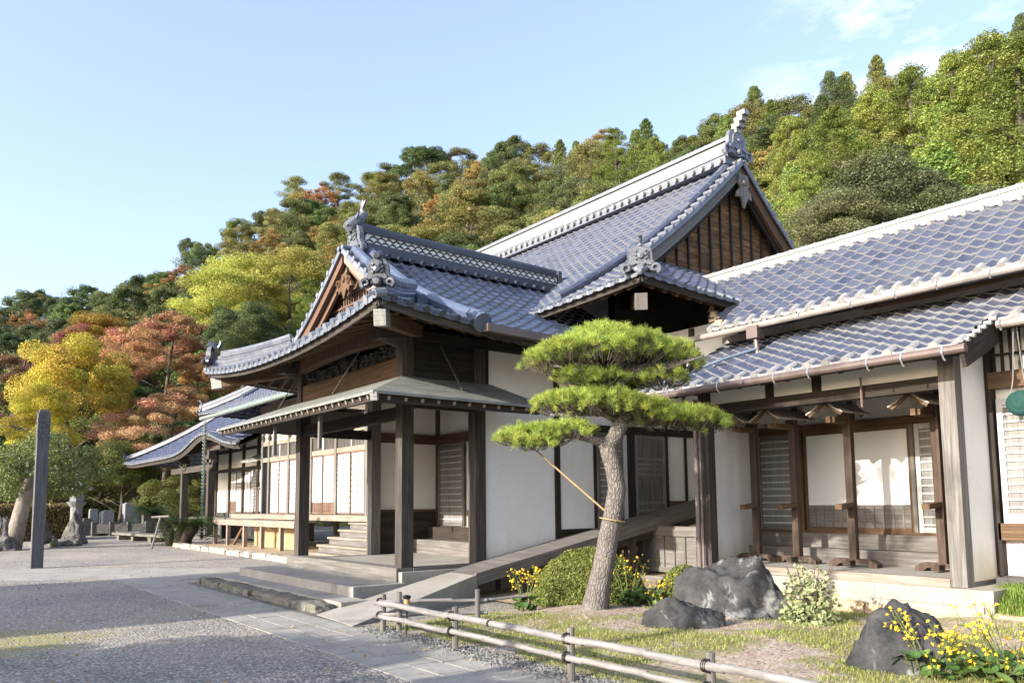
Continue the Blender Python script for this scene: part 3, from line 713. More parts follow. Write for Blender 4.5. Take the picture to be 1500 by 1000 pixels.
# beams under the canopy
b=MB(); b.box(-16.2,-11.98,6.74,6.88,3.08,3.30); b.box(-11.94,-11.80,6.9,8.24,3.28,3.36); b.box(-16.34,-16.22,6.9,8.45,3.08,3.28); b.build('tie_beam','dark_wood',gk)
# front frieze above the canopy
b=MB(); b.box(-16.2,-11.97,6.72,6.84,3.72,4.16); b.build('lower_frieze_beam','brown_wood',gk)
b=MB(); b.box(-16.2,-11.97,6.78,6.86,4.16,4.42); fz=b.build('carved_frieze','dark_wood',gk)
b=MB(); rr=random.Random(3)
for k in range(60):
    x=-16.05+4.0*rr.random(); z=4.18+.22*rr.random(); t0=rr.random()*6
    b.tube([(x+.07*math.cos(t0+t)*(1-t/8),6.76-.03*rr.random(),z+.06*math.sin(t0+t)*(1-t/8)) for t in np.linspace(0,4.5,8)],[.030*(1-.09*j) for j in range(8)],6)
b.build('carving','post',fz)
b=MB(); n=14
for k in range(n):
    a=-16.15+4.15*k/n; c=-16.15+4.15*(k+1)/n; f=lambda x:.10*math.sin(PI*(x+16.15)/4.15)
    b.beam((a,6.70,4.60+f(a)),(c,6.70,4.60+f(c)),.20,.32)
b.build('rainbow_beam','brown_wood',gk)
for x in(-11.87,-16.27):
    b=MB(); b.box(x-.2,x+.2,6.55,6.95,4.55,4.68); b.box(x-.28,x+.28,6.62,6.92,4.70,4.82); b.box(x-.15,x+.15,6.25,6.7,4.42,4.56)
    b.tube([(x,6.62,4.40),(x,6.45,4.43),(x,6.32,4.53)],[.09,.08,.05],8)
    b.build('bracket_block','post',gk)
b=MB(); b.box(-16.6,-11.6,6.55,6.7,4.82,5.0); b.box(-11.95,-11.68,6.9,10.4,4.46,4.62); b.box(-16.45,-16.2,6.9,12,4.4,4.7); b.build('eave_beam','dark_wood',gk)
# right side wall
b=MB(); b.box(-11.92,-11.80,8.42,12.0,.47,4.6); b.build('wall','plaster',gk)
b=MB(); b.box(-11.94,-11.78,6.92,8.40,3.74,4.62); 
for z in(3.95,4.17,4.39): b.box(-11.785,-11.765,6.92,8.40,z-.012,z+.012)
b.build('board_wall','dark_wood',gk)
for y,w,z0,z1,mt in((8.47,.12,3.8,4.5,'dark_wood'),(10.21,.13,.6,4.5,'dark_wood'),(11.23,.05,.9,3.1,'dark_wood')):
    b=MB(); b.box(-11.86,-11.765,y-w/2,y+w/2,z0,z1); b.build('wall_post',mt,gk)
b=MB(); b.box(-11.85,-11.755,11.2,12.2,3.04,3.20); b.box(-11.85,-11.76,10.28,11.2,1.02,1.08); b.build('door_lintel','dark_wood',gk)
b=MB(); b.box(-11.83,-11.79,10.28,11.2,.6,1.02); b.build('wall_base_board','dark_wood',gk)
slat_door(gk,(-11.78,11.27),(-11.78,12.02),.95,3.05,(1,0),16)
# inside
b=MB(); b.box(-16.44,-16.38,8.62,10.36,.47,4.1); b.box(-16.38,-11.9,10.34,10.4,.47,4.1); b.build('inner_wall','old_plaster',gk)
b=MB(); b.box(-16.40,-16.34,8.63,10.33,.47,1.43); b.build('inner_wainscot','wainscot',gk)
b=MB(); b.box(-15.05,-11.92,10.28,10.34,1.05,1.46); b.build('inner_skirting','red_wood',gk)
b=MB(); b.box(-16.40,-16.33,8.6,10.33,3.04,3.27); b.box(-16.33,-11.95,10.26,10.34,3.04,3.27); b.box(-16.4,-16.33,8.62,10.33,1.43,1.48); b.box(-16.38,-16.31,10.25,10.34,.6,4.0); b.build('inner_rail','brown_wood',gk)
slat_door(gk,(-16.28,10.30),(-15.16,10.30),1.09,3.02,(0,-1),12)
b=MB(); b.box(-16.3,-11.95,9.98,10.34,.47,1.06); b.build('threshold_step','wainscot',gk)
b=MB(); b.box(-16.3,-13.2,9.55,9.98,.47,.78); b.build('stepping_board','grey_wood',gk)
b=MB(); b.box(-16.4,-11.9,6.9,10.4,3.98,4.04); b.build('ceiling','wainscot',gk)
# copper canopy
b=MB(); zi,zo=3.80,3.32; xi,xo=-11.72,-10.56; yi,yo=6.66,5.50; li,lo_=-16.45,-18.1; ye=8.72
def cq(a,bq,c,d):
    b.quad(a,bq,c,d)
nX=24
cq((lo_,yo,zo),(xo,yo,zo),(xi,yi,zi),(li,yi,zi)); cq((xo,yo,zo),(xo,ye+.25,zo-.02),(xi,ye-.15,zi),(xi,yi,zi)); cq((lo_,yo,zo),(li,yi,zi),(li,8.4,zi),(lo_,8.8,zo))
e=.045
cq((lo_,yo,zo-e),(lo_,yo,zo),(xo,yo,zo),(xo,yo,zo-e)); cq((xo,yo,zo-e),(xo,yo,zo),(xo,ye+.25,zo-.02),(xo,ye+.25,zo-.02-e))
cp=b.build('copper_canopy','copper',gk)
b=MB(); b.quad((lo_+.03,yo+.03,zo-e),(xo-.03,yo+.03,zo-e),(xi,yi,zi-.09),(li,yi,zi-.09)); b.quad((xo-.03,yo+.03,zo-e),(xo-.03,ye,zo-e-.02),(xi,ye,zi-.09),(xi,yi,zi-.09)); b.quad((lo_+.03,yo,zo-e),(li,yi,zi-.09),(li,8.4,zi-.09),(lo_+.03,8.7,zo-e))
b.beam((lo_+.1,yo+.10,zo-.10),(xo-.12,yo+.10,zo-.10),.07,.10); b.beam((xo-.1,yo+.1,zo-.10),(xo-.1,ye+.1,zo-.11),.08,.11); b.build('canopy_soffit','dark_wood',gk)
for k in range(30):
    x=-17.85+.252*k
    if x<xo-.15:
        t=min(1,(xo-x)/(xo-xi)-.08,(x-lo_)/(li-lo_)) ; b=MB(); b.beam((x,yo+.03,zo-.085),(x,yo+.03+(yi-yo-.03)*t,zo-.085+(zi-.15-zo+.085)*t),.045,.06); b.build('canopy_rafter','pale_wood',gk)
for k in range(10):
    y=5.8+.30*k; t=min(1,(y-yo)/(yi-yo)-.08); b=MB(); b.beam((xo-.04,y,zo-.10),(xo-.04+(xi-xo+.04)*t,y,zo-.10+(zi-.16-zo+.10)*t),.045,.06); b.build('canopy_rafter','pale_wood',gk)

b=MB(); b.beam((xo-.02,yo+.02,zo-.09),(xo-.14,yo+.14,zo-.05),.11,.13); b.build('rafter_cap','copper',gk)
for p_,q_ in(((-13.0,5.95,3.55),(-12.3,6.2,4.35)),((-15.55,5.95,3.55),(-14.9,6.2,4.35)),((-10.95,7.4,3.50),(-11.2,7.1,4.3))):
    b=MB(); chain(b,p_,q_,.009); b.build('stay_rod','post',gk)
for x in(-15.32,-13.15): b=MB(); b.box(x-.03,x+.03,5.78,5.84,2.6,3.3); b.build('hanging_batten','grey_wood',gk)
from mathutils import noise as mnoise
def lump(b,c,sx,sy,sz,seed,rot=0):
    # rough squared stone
    bm=bmesh.new(); bmesh.ops.create_cube(bm,size=2); bmesh.ops.subdivide_edges(bm,edges=bm.edges,cuts=5,use_grid_fill=True); o=Vector((seed*3.1,seed*1.7,seed))
    vs=[]; bm.verts.index_update()
    for v in bm.verts:
        p=v.co.copy(); r=max(abs(p.x),abs(p.y),abs(p.z)); p=p.lerp(p.normalized()*1.25,.34); p*=1+.16*mnoise.fractal(p*1.3+o,1,2,4)+.05*mnoise.noise(p*5+o)
        q=Matrix.Rotation(rot,3,'Z')@Vector((p.x*sx,p.y*sy,p.z*sz)); vs.append(Vector(c)+q)
    b.add(vs,[tuple(v.index for v in f.verts) for f in bm.faces]); bm.free()
# ================================================================== side wing
wg=thing('side_wing','long low side wing with two tiers of weathered tile roof and an open earthen-floored porch','temple building',(-4,12.5,0))
def W1(u,s): return (u,10+s,3.46+.42*s+.02*s*s+.012*math.sin(u*.9))
def W2(u,s): return (u,11.7+s,4.76+.64*s+.012*s*s+.012*math.sin(u*.7+1))
tws=5.2/18
_,tw=tile_roof('lower_roof',W1,(-9.3,-4.1),lambda s:-9.3,lambda s:-4.1,.96,wg,'tile_wing',tws,4,.042,.028,jit=.009)
tile_roof('lower_roof',W1,(-9.3,-9.3+36*tws),lambda s:-9.3,lambda s:9,2.56,wg,'tile_wing',tws,7,.042,.028,s0=.96,jit=.009)
eave_edge(W1,(-9.3,-4.1),tw,wg,'tile_pale',.062,.05,.036)
W1b=lambda u,s:W1(u,s+.96)
eave_edge(W1b,(-4.1,-4.1+18*tws),tw,wg,'tile_pale',.062,.05,.036)
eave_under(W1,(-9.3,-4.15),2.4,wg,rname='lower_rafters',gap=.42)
eave_under(W1b,(-4.1,1.1),1.0,wg,rname='lower_rafters',gap=.42)
_,tw=tile_roof('upper_roof',W2,(-11.6,1.1),lambda s:-9.1-.85*s,lambda s:1.1,2.75,wg,'tile_wing',tws,11,.042,.028,jit=.009)
eave_edge(W2,(-9.1,1.1),tws,wg,'tile_pale',.062,.05,.036)
eave_under(W2,(-9.1,1.1),.8,wg,rname='upper_rafters',gap=.42)
sheet(lambda u,s:(u,17.1-s,4.76+.64*s),(0,1),0,2.7,lambda s:-11,lambda s:1.1,4,3,wg,'tile_wing','back_roof')
b=MB(); b.beam((-11.3,14.42,6.60),(1.1,14.42,6.60),.28,.17); b.build('ridge_body','tile_pale',wg)
ridge_stack([(-11.35,14.42,6.68),(1.1,14.42,6.68)],[(.16,.05)],wg,'tile_pale',.085,'ridge_cap')
for k in range(43):
    x=-11.1+tws*k; b=MB(); b.tube([(x,14.30,6.54),(x,14.18,6.49)],[.045,.045],8); b.build('ridge_tile_end','tile_pale',wg)
b=MB(); rr=random.Random(5)
for k in range(16):   # broken mortar and tile chips along the valley
    t=k/15; p=Vector((-9.0-.85*1.6*t,11.75+1.6*t,4.84+1.05*t)); b.obox(p+Vector((rr.uniform(-.06,.06),rr.uniform(-.05,.05),.03)),(.07*rr.uniform(.5,1),.02,0),(-.02,.05,.01),(0,0,.03))
b.build('valley_mortar','tan_stone',wg)
# verge board of the stepped lower eave
b=MB(); 
for sa,sb in((-.02,.5),(.5,.98)):
    A=Vector(W1(-4.06,max(sa,0)))+Vector((0,-.04 if sa<0 else 0,-.02)); B_=Vector(W1(-4.06,sb))+Vector((0,0,-.02)); b.beam(A-Vector((0,0,.13)),B_-Vector((0,0,.13)),.05,.30)
b.build('verge_board','dark_wood',wg)
b=MB()
for k in range(6):
    p=Vector(W1(-4.04,.05+.17*k)); b.tube([p+Vector((-.05,0,.03)),p+Vector((.04,0,.03))],.03,7)
b.build('verge_tiles','tile_pale',wg)
# gutters
b=MB(); b.tube([(-9.3,9.93,3.36),(-4.0,9.93,3.40)],.058,10); g=b.build('lower_gutter','gutter',wg)
b=MB()
for x in(-8.6,-7.6,-6.6,-6.05,-5.2,-4.75,-4.25): b.tube([(x,9.88,3.44),(x,9.86,3.36),(x,9.90,3.30),(x,9.94,3.28)],.011,5)
b.build('hooks','steel',g)
b=MB(); b.tube([(-4.0,10.88,3.80),(1.1,10.88,3.80)],.055,10); g=b.build('porch_gutter','gutter_grey',wg)
b=MB(); b.tube([(-3.95,10.83,3.86),(-3.95,10.80,3.78),(-3.95,10.86,3.72)],.011,5); b.build('hooks','steel',g)
b=MB(); b.tube([(-9.6,11.62,4.64),(1.1,11.62,4.70)],.058,10); g=b.build('upper_gutter','gutter_grey',wg)
b=MB()
for x in(-7.2,-6.3,-5.6,-5.0,-4.3): b.tube([(x,11.57,4.75),(x,11.55,4.66),(x,11.60,4.60)],.011,5)
b.build('hooks','steel',g)
b=MB(); b.box(-8.2,-7.98,11.52,11.72,4.42,4.64); b.tube([(-8.08,11.62,4.45),(-8.05,11.62,4.02)],.042,8); b.build('rain_hopper','gutter',wg)
b=MB(); b.tube([(-8.05,11.62,4.24),(-8.35,11.0,4.02),(-8.95,10.05,3.58)],.027,8); b.build('roof_pipe','blue_pipe',wg)
b=MB(); b.tube([(-8.52,10.46,3.3),(-8.52,10.46,.2)],.042,10)
b.tube([(-8.42,10.44,3.3),(-8.42,10.44,.2)],.018,8)
for z in(2.45,1.72,.86): b.lathe([(.05,0),(.05,.03)],(-8.52,10.46,z),10)
b.build('downpipe','pipe',wg)
# upper wall strip with its natural log beam
b=MB(); b.box(-11.7,1.1,12.52,12.62,4.3,5.12); b.build('upper_wall','plaster',wg)
b=MB()
for x in(-10.2,-9.0,-7.95,-6.6,-5.3,-4.2,-3.1,-1.5): b.box(x-.06,x+.06,12.47,12.55,4.4,5.1)
b.build('upper_post','post',wg)
b=MB(); b.tube([(-8.0,12.45,4.60),(-7.2,12.43,4.68),(-6.2,12.42,4.75),(-5.4,12.42,4.74),(-4.0,12.42,4.80),(-2,12.42,4.82),(1,12.42,4.8)],[.05,.10,.14,.145,.16,.16,.16],10); b.build('log_beam','brown_wood',wg)
b=MB(); b.box(-9.3,1.1,12.30,12.5,4.60,4.74); b.build('flashing','gutter_grey',wg)
# walls around the open porch
b=MB(); b.prism([(-8.52,10.72),(-8.38,10.72),(-8.70,12.5),(-8.84,12.5)],(0,0,.60),(1,0,0),(0,1,0),(0,0,2.9)); b.build('side_wall','old_plaster',wg)
b=MB(); b.prism([(10.70,.56),(11.5,.56),(11.5,3.92),(10.70,3.56)],(-4.52,0,0),(0,1,0),(0,0,1),(.11,0,0)); b.build('side_wall','old_plaster',wg)
b=MB(); b.box(-8.9,-4.4,12.52,12.62,2.9,4.6); b.build('back_wall','old_plaster',wg)
b=MB(); b.box(-8.3,-4.6,10.6,10.68,3.19,3.62); b.build('spandrel','old_plaster',wg)
b=MB(); b.box(-8.28,-4.6,10.52,10.70,3.02,3.19); b.build('front_beam','dark_wood',wg)
b=MB()
for x in(-7.15,-6.35): b.box(x-.07,x+.07,10.57,10.69,3.18,3.6)
b.build('short_post','dark_wood',wg)
b=MB(); b.box(-8.50,-8.32,10.52,10.70,.55,3.6); b.build('corner_post','post',wg)
b=MB(); b.box(-4.60,-4.40,10.52,10.72,.50,3.55); b.build('corner_post','grey_wood',wg)
b=MB(); b.box(-8.8,-4.5,12.44,12.56,2.78,2.92); b.box(-8.8,-4.5,12.42,12.56,1.04,1.09); b.build('door_rail','brown_wood',wg)
for x,w in((-8.79,.08),(-7.85,.07),(-6.94,.05),(-5.90,.06),(-4.92,.1)):
    b=MB(); b.box(x-w/2,x+w/2,12.44,12.54,1.05,2.80 if w<.1 else 3.5); b.build('door_post','grey_wood' if x>-7 else 'brown_wood',wg)
b=MB(); b.box(-6.99,-6.85,12.44,12.54,2.9,3.7); b.build('upper_stud','brown_wood',wg)
slat_door(wg,(-8.74,12.50),(-7.90,12.50),1.09,2.78,(0,-1),13)
shoji(wg,(-7.78,12.49),(-6.98,12.49),1.09,2.78,(0,-1),1,1,.43,'plain_screen','brown_wood','grey_wood')
shoji(wg,(-6.90,12.49),(-5.94,12.49),1.09,2.78,(0,-1),1,1,.43,'plain_screen','brown_wood','grey_wood')
slat_door(wg,(-5.86,12.50),(-4.97,12.50),1.09,2.78,(0,-1),13,'slatted_door','slat_grey','slat_white','slat_white')
b=MB(); b.box(-8.78,-4.5,12.26,12.6,.6,1.05); b.box(-8.62,-4.5,11.92,12.26,.58,.82); b.build('entrance_step','grey_wood',wg)
b=MB(); b.box(-8.5,-4.45,10.62,12.6,.30,.598); b.build('porch_floor','concrete',wg)
b=MB(); b.box(-8.28,-4.60,10.5,10.63,.49,.603); b.build('sill','pale_wood',wg)
# foundation stones
b=MB(); x=-8.6
rr=random.Random(9)
for x0,x1 in((-8.6,-7.5),(-7.49,-6.45),(-6.44,-5.55),(-5.54,-4.30)): b.box(x0,x1-.006,10.42-.02*rr.random(),10.72,.22,.495-.01*rr.random())
b.box(-5.6,-4.15,10.30,10.5,.12,.30); b.box(-4.4,-4.05,10.35,11.5,.18,.50); b.build('foundation_stones','pale_stone',wg)
b=MB(); x=-8.6
while x<-4.1:
    w=rr.uniform(.30,.55); lump(b,(x+w/2,10.42,.08),w*.49,.14,.15,x); x+=w
b.build('footing_stones','tan_stone',wg)
# wall right of the porch: lattice window, louvred doors
b=MB(); b.box(-4.47,-4.33,11.44,11.58,.6,3.95); b.build('wall_post','dark_wood',wg)
b=MB(); b.box(-4.4,1,11.56,11.62,3.28,4.1); lw=b.build('lattice_window','old_plaster',wg)
b=MB(); b.box(-4.35,1,11.47,11.51,3.50,3.53); b.box(-4.35,1,11.46,11.52,3.84,3.92)
for k in range(48): x=-4.3+.105*k; b.box(x-.016,x+.016,11.49,11.53,3.26,3.9)
b.build('lattice_bars','dark_wood',lw)
b=MB(); b.box(-4.36,1,11.42,11.56,3.06,3.28); b.box(-4.36,1,11.44,11.58,1.06,1.28); b.build('window_rail','brown_wood',wg)
b=MB(); b.box(-4.36,1,11.58,11.64,.55,1.06); b.box(-4.36,1,11.58,11.64,2.9,3.1); b.build('base_wall','plaster',wg)
for k in range(5): slat_door(wg,(-4.30+.92*k,11.52+.03*(k%2)),(-3.40+.92*k,11.52+.03*(k%2)),1.28,2.92,(0,-1),15,'louvred_door','slat_grey','slat_white','slat_white')
b=MB(); b.box(-4.3,-2.2,11.1,11.58,.25,.60); b.build('doorstep','stone',wg)
b=MB(); b.box(-11.3,1.1,16.3,16.4,.2,5); b.box(1.0,1.1,11.6,16.3,.2,5.5); b.build('rear_wall','plaster',wg)
gg=thing('hanging_gong','round green bronze gong hanging under the right eave in front of louvred doors','gong',(-3.84,10.98,2.79))
b=MB(); b.lathe([(.001,.05),(.06,.055),(.12,.045),(.155,.02),(.165,-.03),(.150,-.04),(.001,-.035)],(-3.84,10.98,2.79),20,(0,-1,0)); b.build('gong_plate','gong',gg)
b=MB(); b.tube([(-3.94,10.99,2.90),(-3.90,10.99,3.10),(-3.86,11.0,3.75)],.006,5); b.tube([(-3.74,10.99,2.90),(-3.78,10.99,3.10),(-3.82,11.0,3.75)],.006,5); b.build('cord','steel',gg)
st=MB(); st.tube([(-5.60,10.45,3.3),(-5.60,10.45,2.88)],.016,6); tag(st.build('hanging_rod','red_wood'),'thin wooden rod hanging from the front beam of the porch above the stands','rod')

# ramp, drain and entrance steps
rp=thing('wooden_ramp','long sloping wooden ramp climbing along the white side wall to the old door','ramp',(-11.3,10,0))
b=MB(); p0,p1=Vector((-11.33,7.55,.40)),Vector((-11.33,14.4,1.64))
for k in range(26):
    a=p0.lerp(p1,k/26); c=p0.lerp(p1,(k+.96)/26); b.beam(a,c,.86,.05)
b.build('deck','grey_wood',rp)
b=MB(); b.beam((-10.88,7.6,.35),(-10.88,14.4,1.59),.07,.20); b.build('side_board','grey_wood',rp)
b=MB(); b.beam((-10.96,9.3,.50),(-10.96,14.4,1.42),.05,.18); b.build('under_beam','post',rp)
b=MB()
for y in (8.6,10.0,11.4,12.8): z=.4+(y-7.55)*.181-.2; b.box(-10.98,-10.88,y-.05,y+.05,-.05,z); b.box(-11.7,-11.6,y-.05,y+.05,-.05,z)
b.build('strut','post',rp)
b=MB(); b.add([(-11.02,4.86,.012),(-9.66,4.76,.012),(-10.86,7.62,.43),(-11.70,7.70,.44),(-11.02,4.86,-.1),(-9.66,4.76,-.1),(-10.86,7.62,-.1),(-11.70,7.70,-.1)],[(0,1,2,3),(1,5,6,2),(2,6,7,3),(0,3,7,4),(0,4,5,1)])
tag(b.build('concrete_ramp','concrete'),'short pale concrete ramp rising from the paved path to the foot of the wooden ramp','ramp')
es=thing('entrance_steps','two low worn concrete steps in front of the entrance porch','steps',(-14,5.8,0))
b=MB(); b.box(-16.9,-11.55,5.70,6.66,0,.30); b.build('upper_step','concrete',es)
b=MB(); b.box(-17.1,-11.05,5.26,5.72,0,.145); b.build('lower_step','concrete',es)
b=MB(); rr=random.Random(4); x=-17.2
while x<-11.2:
    w=rr.uniform(.22,.6); lump(b,(x+w/2,5.08+rr.uniform(-.03,.03),.03),w*.52,.16,.075+.03*rr.random(),x,rr.uniform(-.1,.1)); x+=w
b.build('edging_stones','stone_dark',es)
b=MB(); b.box(-11.5,-9.6,12.05,12.11,.28,1.12)
for k in range(1,8): x=-11.5+.27*k; b.box(x-.02,x+.02,12.02,12.06,.28,.95)
b.box(-11.5,-9.6,12.0,12.12,.93,1.06); b.box(-11.5,-9.6,12.0,12.1,.22,.32)
tag(b.build('board_screen','grey_wood'),'low grey board screen closing the gap below the upper end of the wooden ramp','screen')
b=MB()
for x in(-11.65,-11.52): 
    b.box(x-.03,x+.03,11.0,11.06,.0,.8)
for x in(-11.4,-11.2,-11.0): b.box(x-.035,x+.035,11.45,11.52,0,.95)
b.box(-11.5,-10.9,11.46,11.51,.35,.42); b.box(-11.5,-10.9,11.46,11.51,.65,.72)
tag(b.build('timber_lattice','red_wood'),'small brown timber lattice standing in the dark under the wooden ramp','lattice')
b=MB(); b.beam((-10.6,11.2,.16),(-9.0,11.45,.18),.14,.12); tag(b.build('kerb_beam','grey_wood'),'grey timber lying on the earth in front of the low board screen','timber')

# veranda deck and steps before the shoji
vd=thing('veranda_deck','low wooden deck on square legs standing against the veranda of the great hall','deck',(-28,10.7,0))
b=MB()
for k in range(7): b.box(-33.2,-24.6,10.05+.11*k,10.15+.11*k,1.02,1.07)
b.build('boards','pale_wood',vd)
b=MB(); b.box(-33.2,-24.6,10.02,10.10,.86,1.02); b.build('apron','pale_wood',vd)
for x in(-33.0,-31.4,-29.5,-27.7,-25.9):
    b=MB(); b.box(x-.07,x+.07,10.05,10.18,.08,1.0); b.build('leg','pale_wood',vd)
b=MB(); b.beam((-31.3,10.3,.1),(-30.0,10.3,.95),.08,.12); b.build('brace','brown_wood',vd)
bp=MB(); rr=random.Random(8)
for k in range(44):
    x=-29.8+.09*k; bp.tube([(x,10.62,.06),(x+rr.uniform(-.03,.03),10.62,.95+rr.uniform(-.05,.04))],.035,6)
tag(bp.build('bamboo_screen','tan_stone'),'rough bamboo screen standing under the veranda deck','screen')
ws=thing('wooden_steps','broad flight of wooden steps with pale treads leading up to the shoji screens','steps',(-22,9.5,0))
for k in range(5):
    b=MB(); b.box(-22.3,-17.4,9.45+.34*k,9.86+.34*k if k<4 else 11.2,.17+.21*k,.23+.21*k); b.build('tread','pale_wood',ws)
b=MB()
for k in range(5): b.box(-22.25,-17.45,9.50+.34*k,9.54+.34*k,.02 if k==0 else .23+.21*(k-1),.17+.21*k)
b.build('riser','grey_wood',ws)
# terrace edge in front of the great hall
b=MB(); rr=random.Random(6); x=-33.5
while x<-16.9:
    w=rr.uniform(.3,.8); lump(b,(x+w/2,8.72+rr.uniform(-.05,.05),.03),w*.5,.18,.10+.04*rr.random(),x,rr.uniform(-.1,.1)); x+=w
tag(b.build('terrace_kerb','pale_stone'),'row of uneven pale kerb stones edging the earth terrace before the great hall','kerb')

# ================================================================== far left building
lb=thing('annexe_building','far tile roofed building beyond the great hall, with curved eave and open corner porch','temple building',(-48,14,0))
AX0,AX1,AY0=-55.6,-33.4,11.0
def az(s): return .52*s+.03*s*s
def abump(u): return .80*math.exp(-((u+38.4)/2.9)**2)
def Af(u,s): return (u,AY0+s,4.22+az(s)+max(0,1-s/3.6)*(abump(u)+.22*max(0,1-(u-AX0)/4)**2))
def Al(u,s): return (AX0+s,u,4.22+az(s)+.22*max(0,1-(u-AY0)/4)**2*max(0,1-s/3.6))
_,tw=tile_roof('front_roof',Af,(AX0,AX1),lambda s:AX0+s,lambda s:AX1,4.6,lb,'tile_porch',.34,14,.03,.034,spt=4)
eave_edge(Af,(AX0,AX1),tw,lb,'tile_ridge',.06,.09)
eave_under(Af,(AX0,AX1),1.6,lb,lo=lambda s:AX0+s,gap=.34,fas=.26,off=.16)
tile_roof('hip_roof',Al,(AY0,22),lambda s:AY0+s,lambda s:22,4.6,lb,'tile',.4,12,.03,.034,spt=4); eave_edge(Al,(AY0,20),.4,lb)
hp=[Vector((AX0+t,AY0+t,4.22+az(t)+.22*max(0,1-t/4)**2+.04)) for t in np.linspace(.2,4.5,10)]
ridge_stack(hp,[(.18,.10),(.15,.08)],lb,'tile_ridge',.11,'hip_ridge'); oni(lb,(AX0+.1,AY0+.1,4.52),(-1,-1,0),.5,.45)
ridge_stack([(AX0+4.6,15.6,7.25),(AX1,15.6,7.25)],[(.2,.15)],lb,'tile_ridge',.12)
for x in(-44.3,-39.7):
    b=MB(); b.box(x-.16,x+.16,11.7,12.0,.2,4.6); b.build('post','post',lb)
b=MB(); b.box(-46.5,-39.5,11.72,11.98,3.35,3.65); b.box(-46.5,-38,11.74,11.96,4.3,4.55); b.build('tie_beam','post',lb)
b=MB()
for x in(-44.3,-39.7): b.box(x-.5,x+.5,11.7,12.0,3.72,3.88); b.box(x-.3,x+.3,11.65,12.05,3.9,4.1); b.tube([(x+.2,11.8,3.5),(x+.7,11.75,3.55),(x+.9,11.7,3.8)],[.12,.1,.06],7)
b.build('bracket_blocks','post',lb)
b=MB(); b.box(-46,-33.4,14.1,14.2,1.2,5.6); b.box(-46,-45.9,14,20,.2,5); b.build('wall','plaster',lb)
b=MB(); b.box(-46,-33.4,14.02,14.2,1.05,1.25); b.box(-46,-33.4,14.0,14.16,3.45,3.62); b.box(-46,-33.4,14.02,14.16,4.5,4.65); b.build('rail','post',lb)
for x in(-45.9,-43.6,-41.4,-39.2,-37.0,-35.0):
    b=MB(); b.box(x-.09,x+.09,13.98,14.16,.2,5.4); b.build('post','post',lb)
for k,x in enumerate((-43.5,-41.3,-39.1,-36.9)):
    shoji(lb,(x+.1,14.05),(x+1.0,14.05),1.25,3.42,(0,-1),2,1,.6 if k%2==0 else 0,'shoji_screen','red_wood','red_wood')
    slat_door(lb,(x+1.05,14.04),(x+2.0,14.04),1.25,3.42,(0,-1),12,'slatted_door','slat_white','grey_wood')
def Aw(u,s): return (u,12.9+s,3.72+.45*s)
tile_roof('pent_roof',Aw,(-38.3,-33.6),lambda s:-38.3,lambda s:-33.6,1.15,lb,'tile_wing',.33,4,.03,.034,spt=4); eave_edge(Aw,(-38.3,-33.6),.33,lb,'tile_pale')
b=MB(); b.box(-36.0,-33.7,12.95,13.05,1.35,2.35); w_=b.build('low_screen','paper',lb)
b=MB(); b.box(-36.05,-33.65,12.9,13.0,2.33,2.45); b.box(-36.05,-35.95,12.9,13.0,.6,2.4); b.box(-34.3,-34.2,12.9,13.0,1.3,2.4); b.build('frame','red_wood',w_)
b=MB(); b.box(-46,-33.4,12.6,14.2,.1,1.02); b.build('base','stone',lb)
b=MB(); b.box(-37.8,-36.6,11.7,12.5,.75,.95); b.box(-37.8,-37.6,11.8,12.4,.1,.8); b.box(-36.8,-36.6,11.8,12.4,.1,.8); tag(b.build('wooden_bench','iron'),'dark wooden bench standing before the far left building','bench')

# ================================================================== roofed stands on the porch floor
MT['plank_grey']=wood_mat('weathered plank',(.22,.20,.175),(.36,.33,.30),(.48,.45,.42))
def make_stand():
    t=thing('roofed_stand','x','stand')
    b=MB(); b.box(-.058,.058,-.05,.05,.05,2.64); b.build('pole','stand_wood',t)
    b=MB(); b.prism([(-.38,0),(-.38,.06),(-.28,.115),(.28,.115),(.38,.06),(.38,0),(.26,0),(.20,.05),(-.20,.05),(-.26,0)],(0,-.08,0),(1,0,0),(0,0,1),(0,.16,0)); b.box(-.05,.05,-.24,-.08,.02,.10); b.build('foot','stand_wood',t)
    b=MB(); b.beam((0,-.05,.93),(0,-.40,.90),.11,.075); b.build('arm','brown_wood',t)
    b=MB()
    for sg in(-1,1):
        P=[(0,2.50),(.08*sg,2.425),(.17*sg,2.35),(.29*sg,2.29)]
        for i in range(3):
            (xa,za),(xb,zb)=P[i],P[i+1]
            for k in range(6):
                y0=-.70+.155*k; b.obox(((xa+xb)/2,y0+.072,(za+zb)/2),((xb-xa)/2,0,(zb-za)/2),(0,.072,0),(0,0,.012+.002*(k%2)))
    b.beam((0,-.74,2.515),(0,.24,2.515),.06,.045); rf=b.build('roof','plank_grey',t)
    b=MB()
    for sg in(-1,1): b.beam((0,-.66,2.45),(.26*sg,-.66,2.265),.03,.06); b.beam((.0,.1,2.44),(.2*sg,.1,2.29),.05,.06)
    b.build('bargeboard','brown_wood',rf)
    b=MB(); b.beam((0,-.58,2.20),(0,.12,2.20),.07,.09); b.box(-.07,.07,-.52,-.44,2.16,2.24); b.build('bracket','brown_wood',t)
    return t
SL=['roofed wooden stand nearest the left plaster wall of the porch, before the downpipe side','roofed wooden stand before the shaded slatted door, second from the left plaster wall','roofed wooden stand before the middle post between the white screens','roofed wooden stand standing closest to the grey corner post, before the sunlit slatted door']
stand=make_stand()
for k,(x,y,rz) in enumerate(((-8.12,11.5,.04),(-7.36,11.5,-.09),(-6.38,11.45,.03),(-5.10,11.5,-.06))):
    o=stand if k==0 else dup(stand); o.location=(x,y,.60); o.rotation_euler=(0,0,rz); o['label']=SL[k]; o['group']='roofed stands on the porch floor'
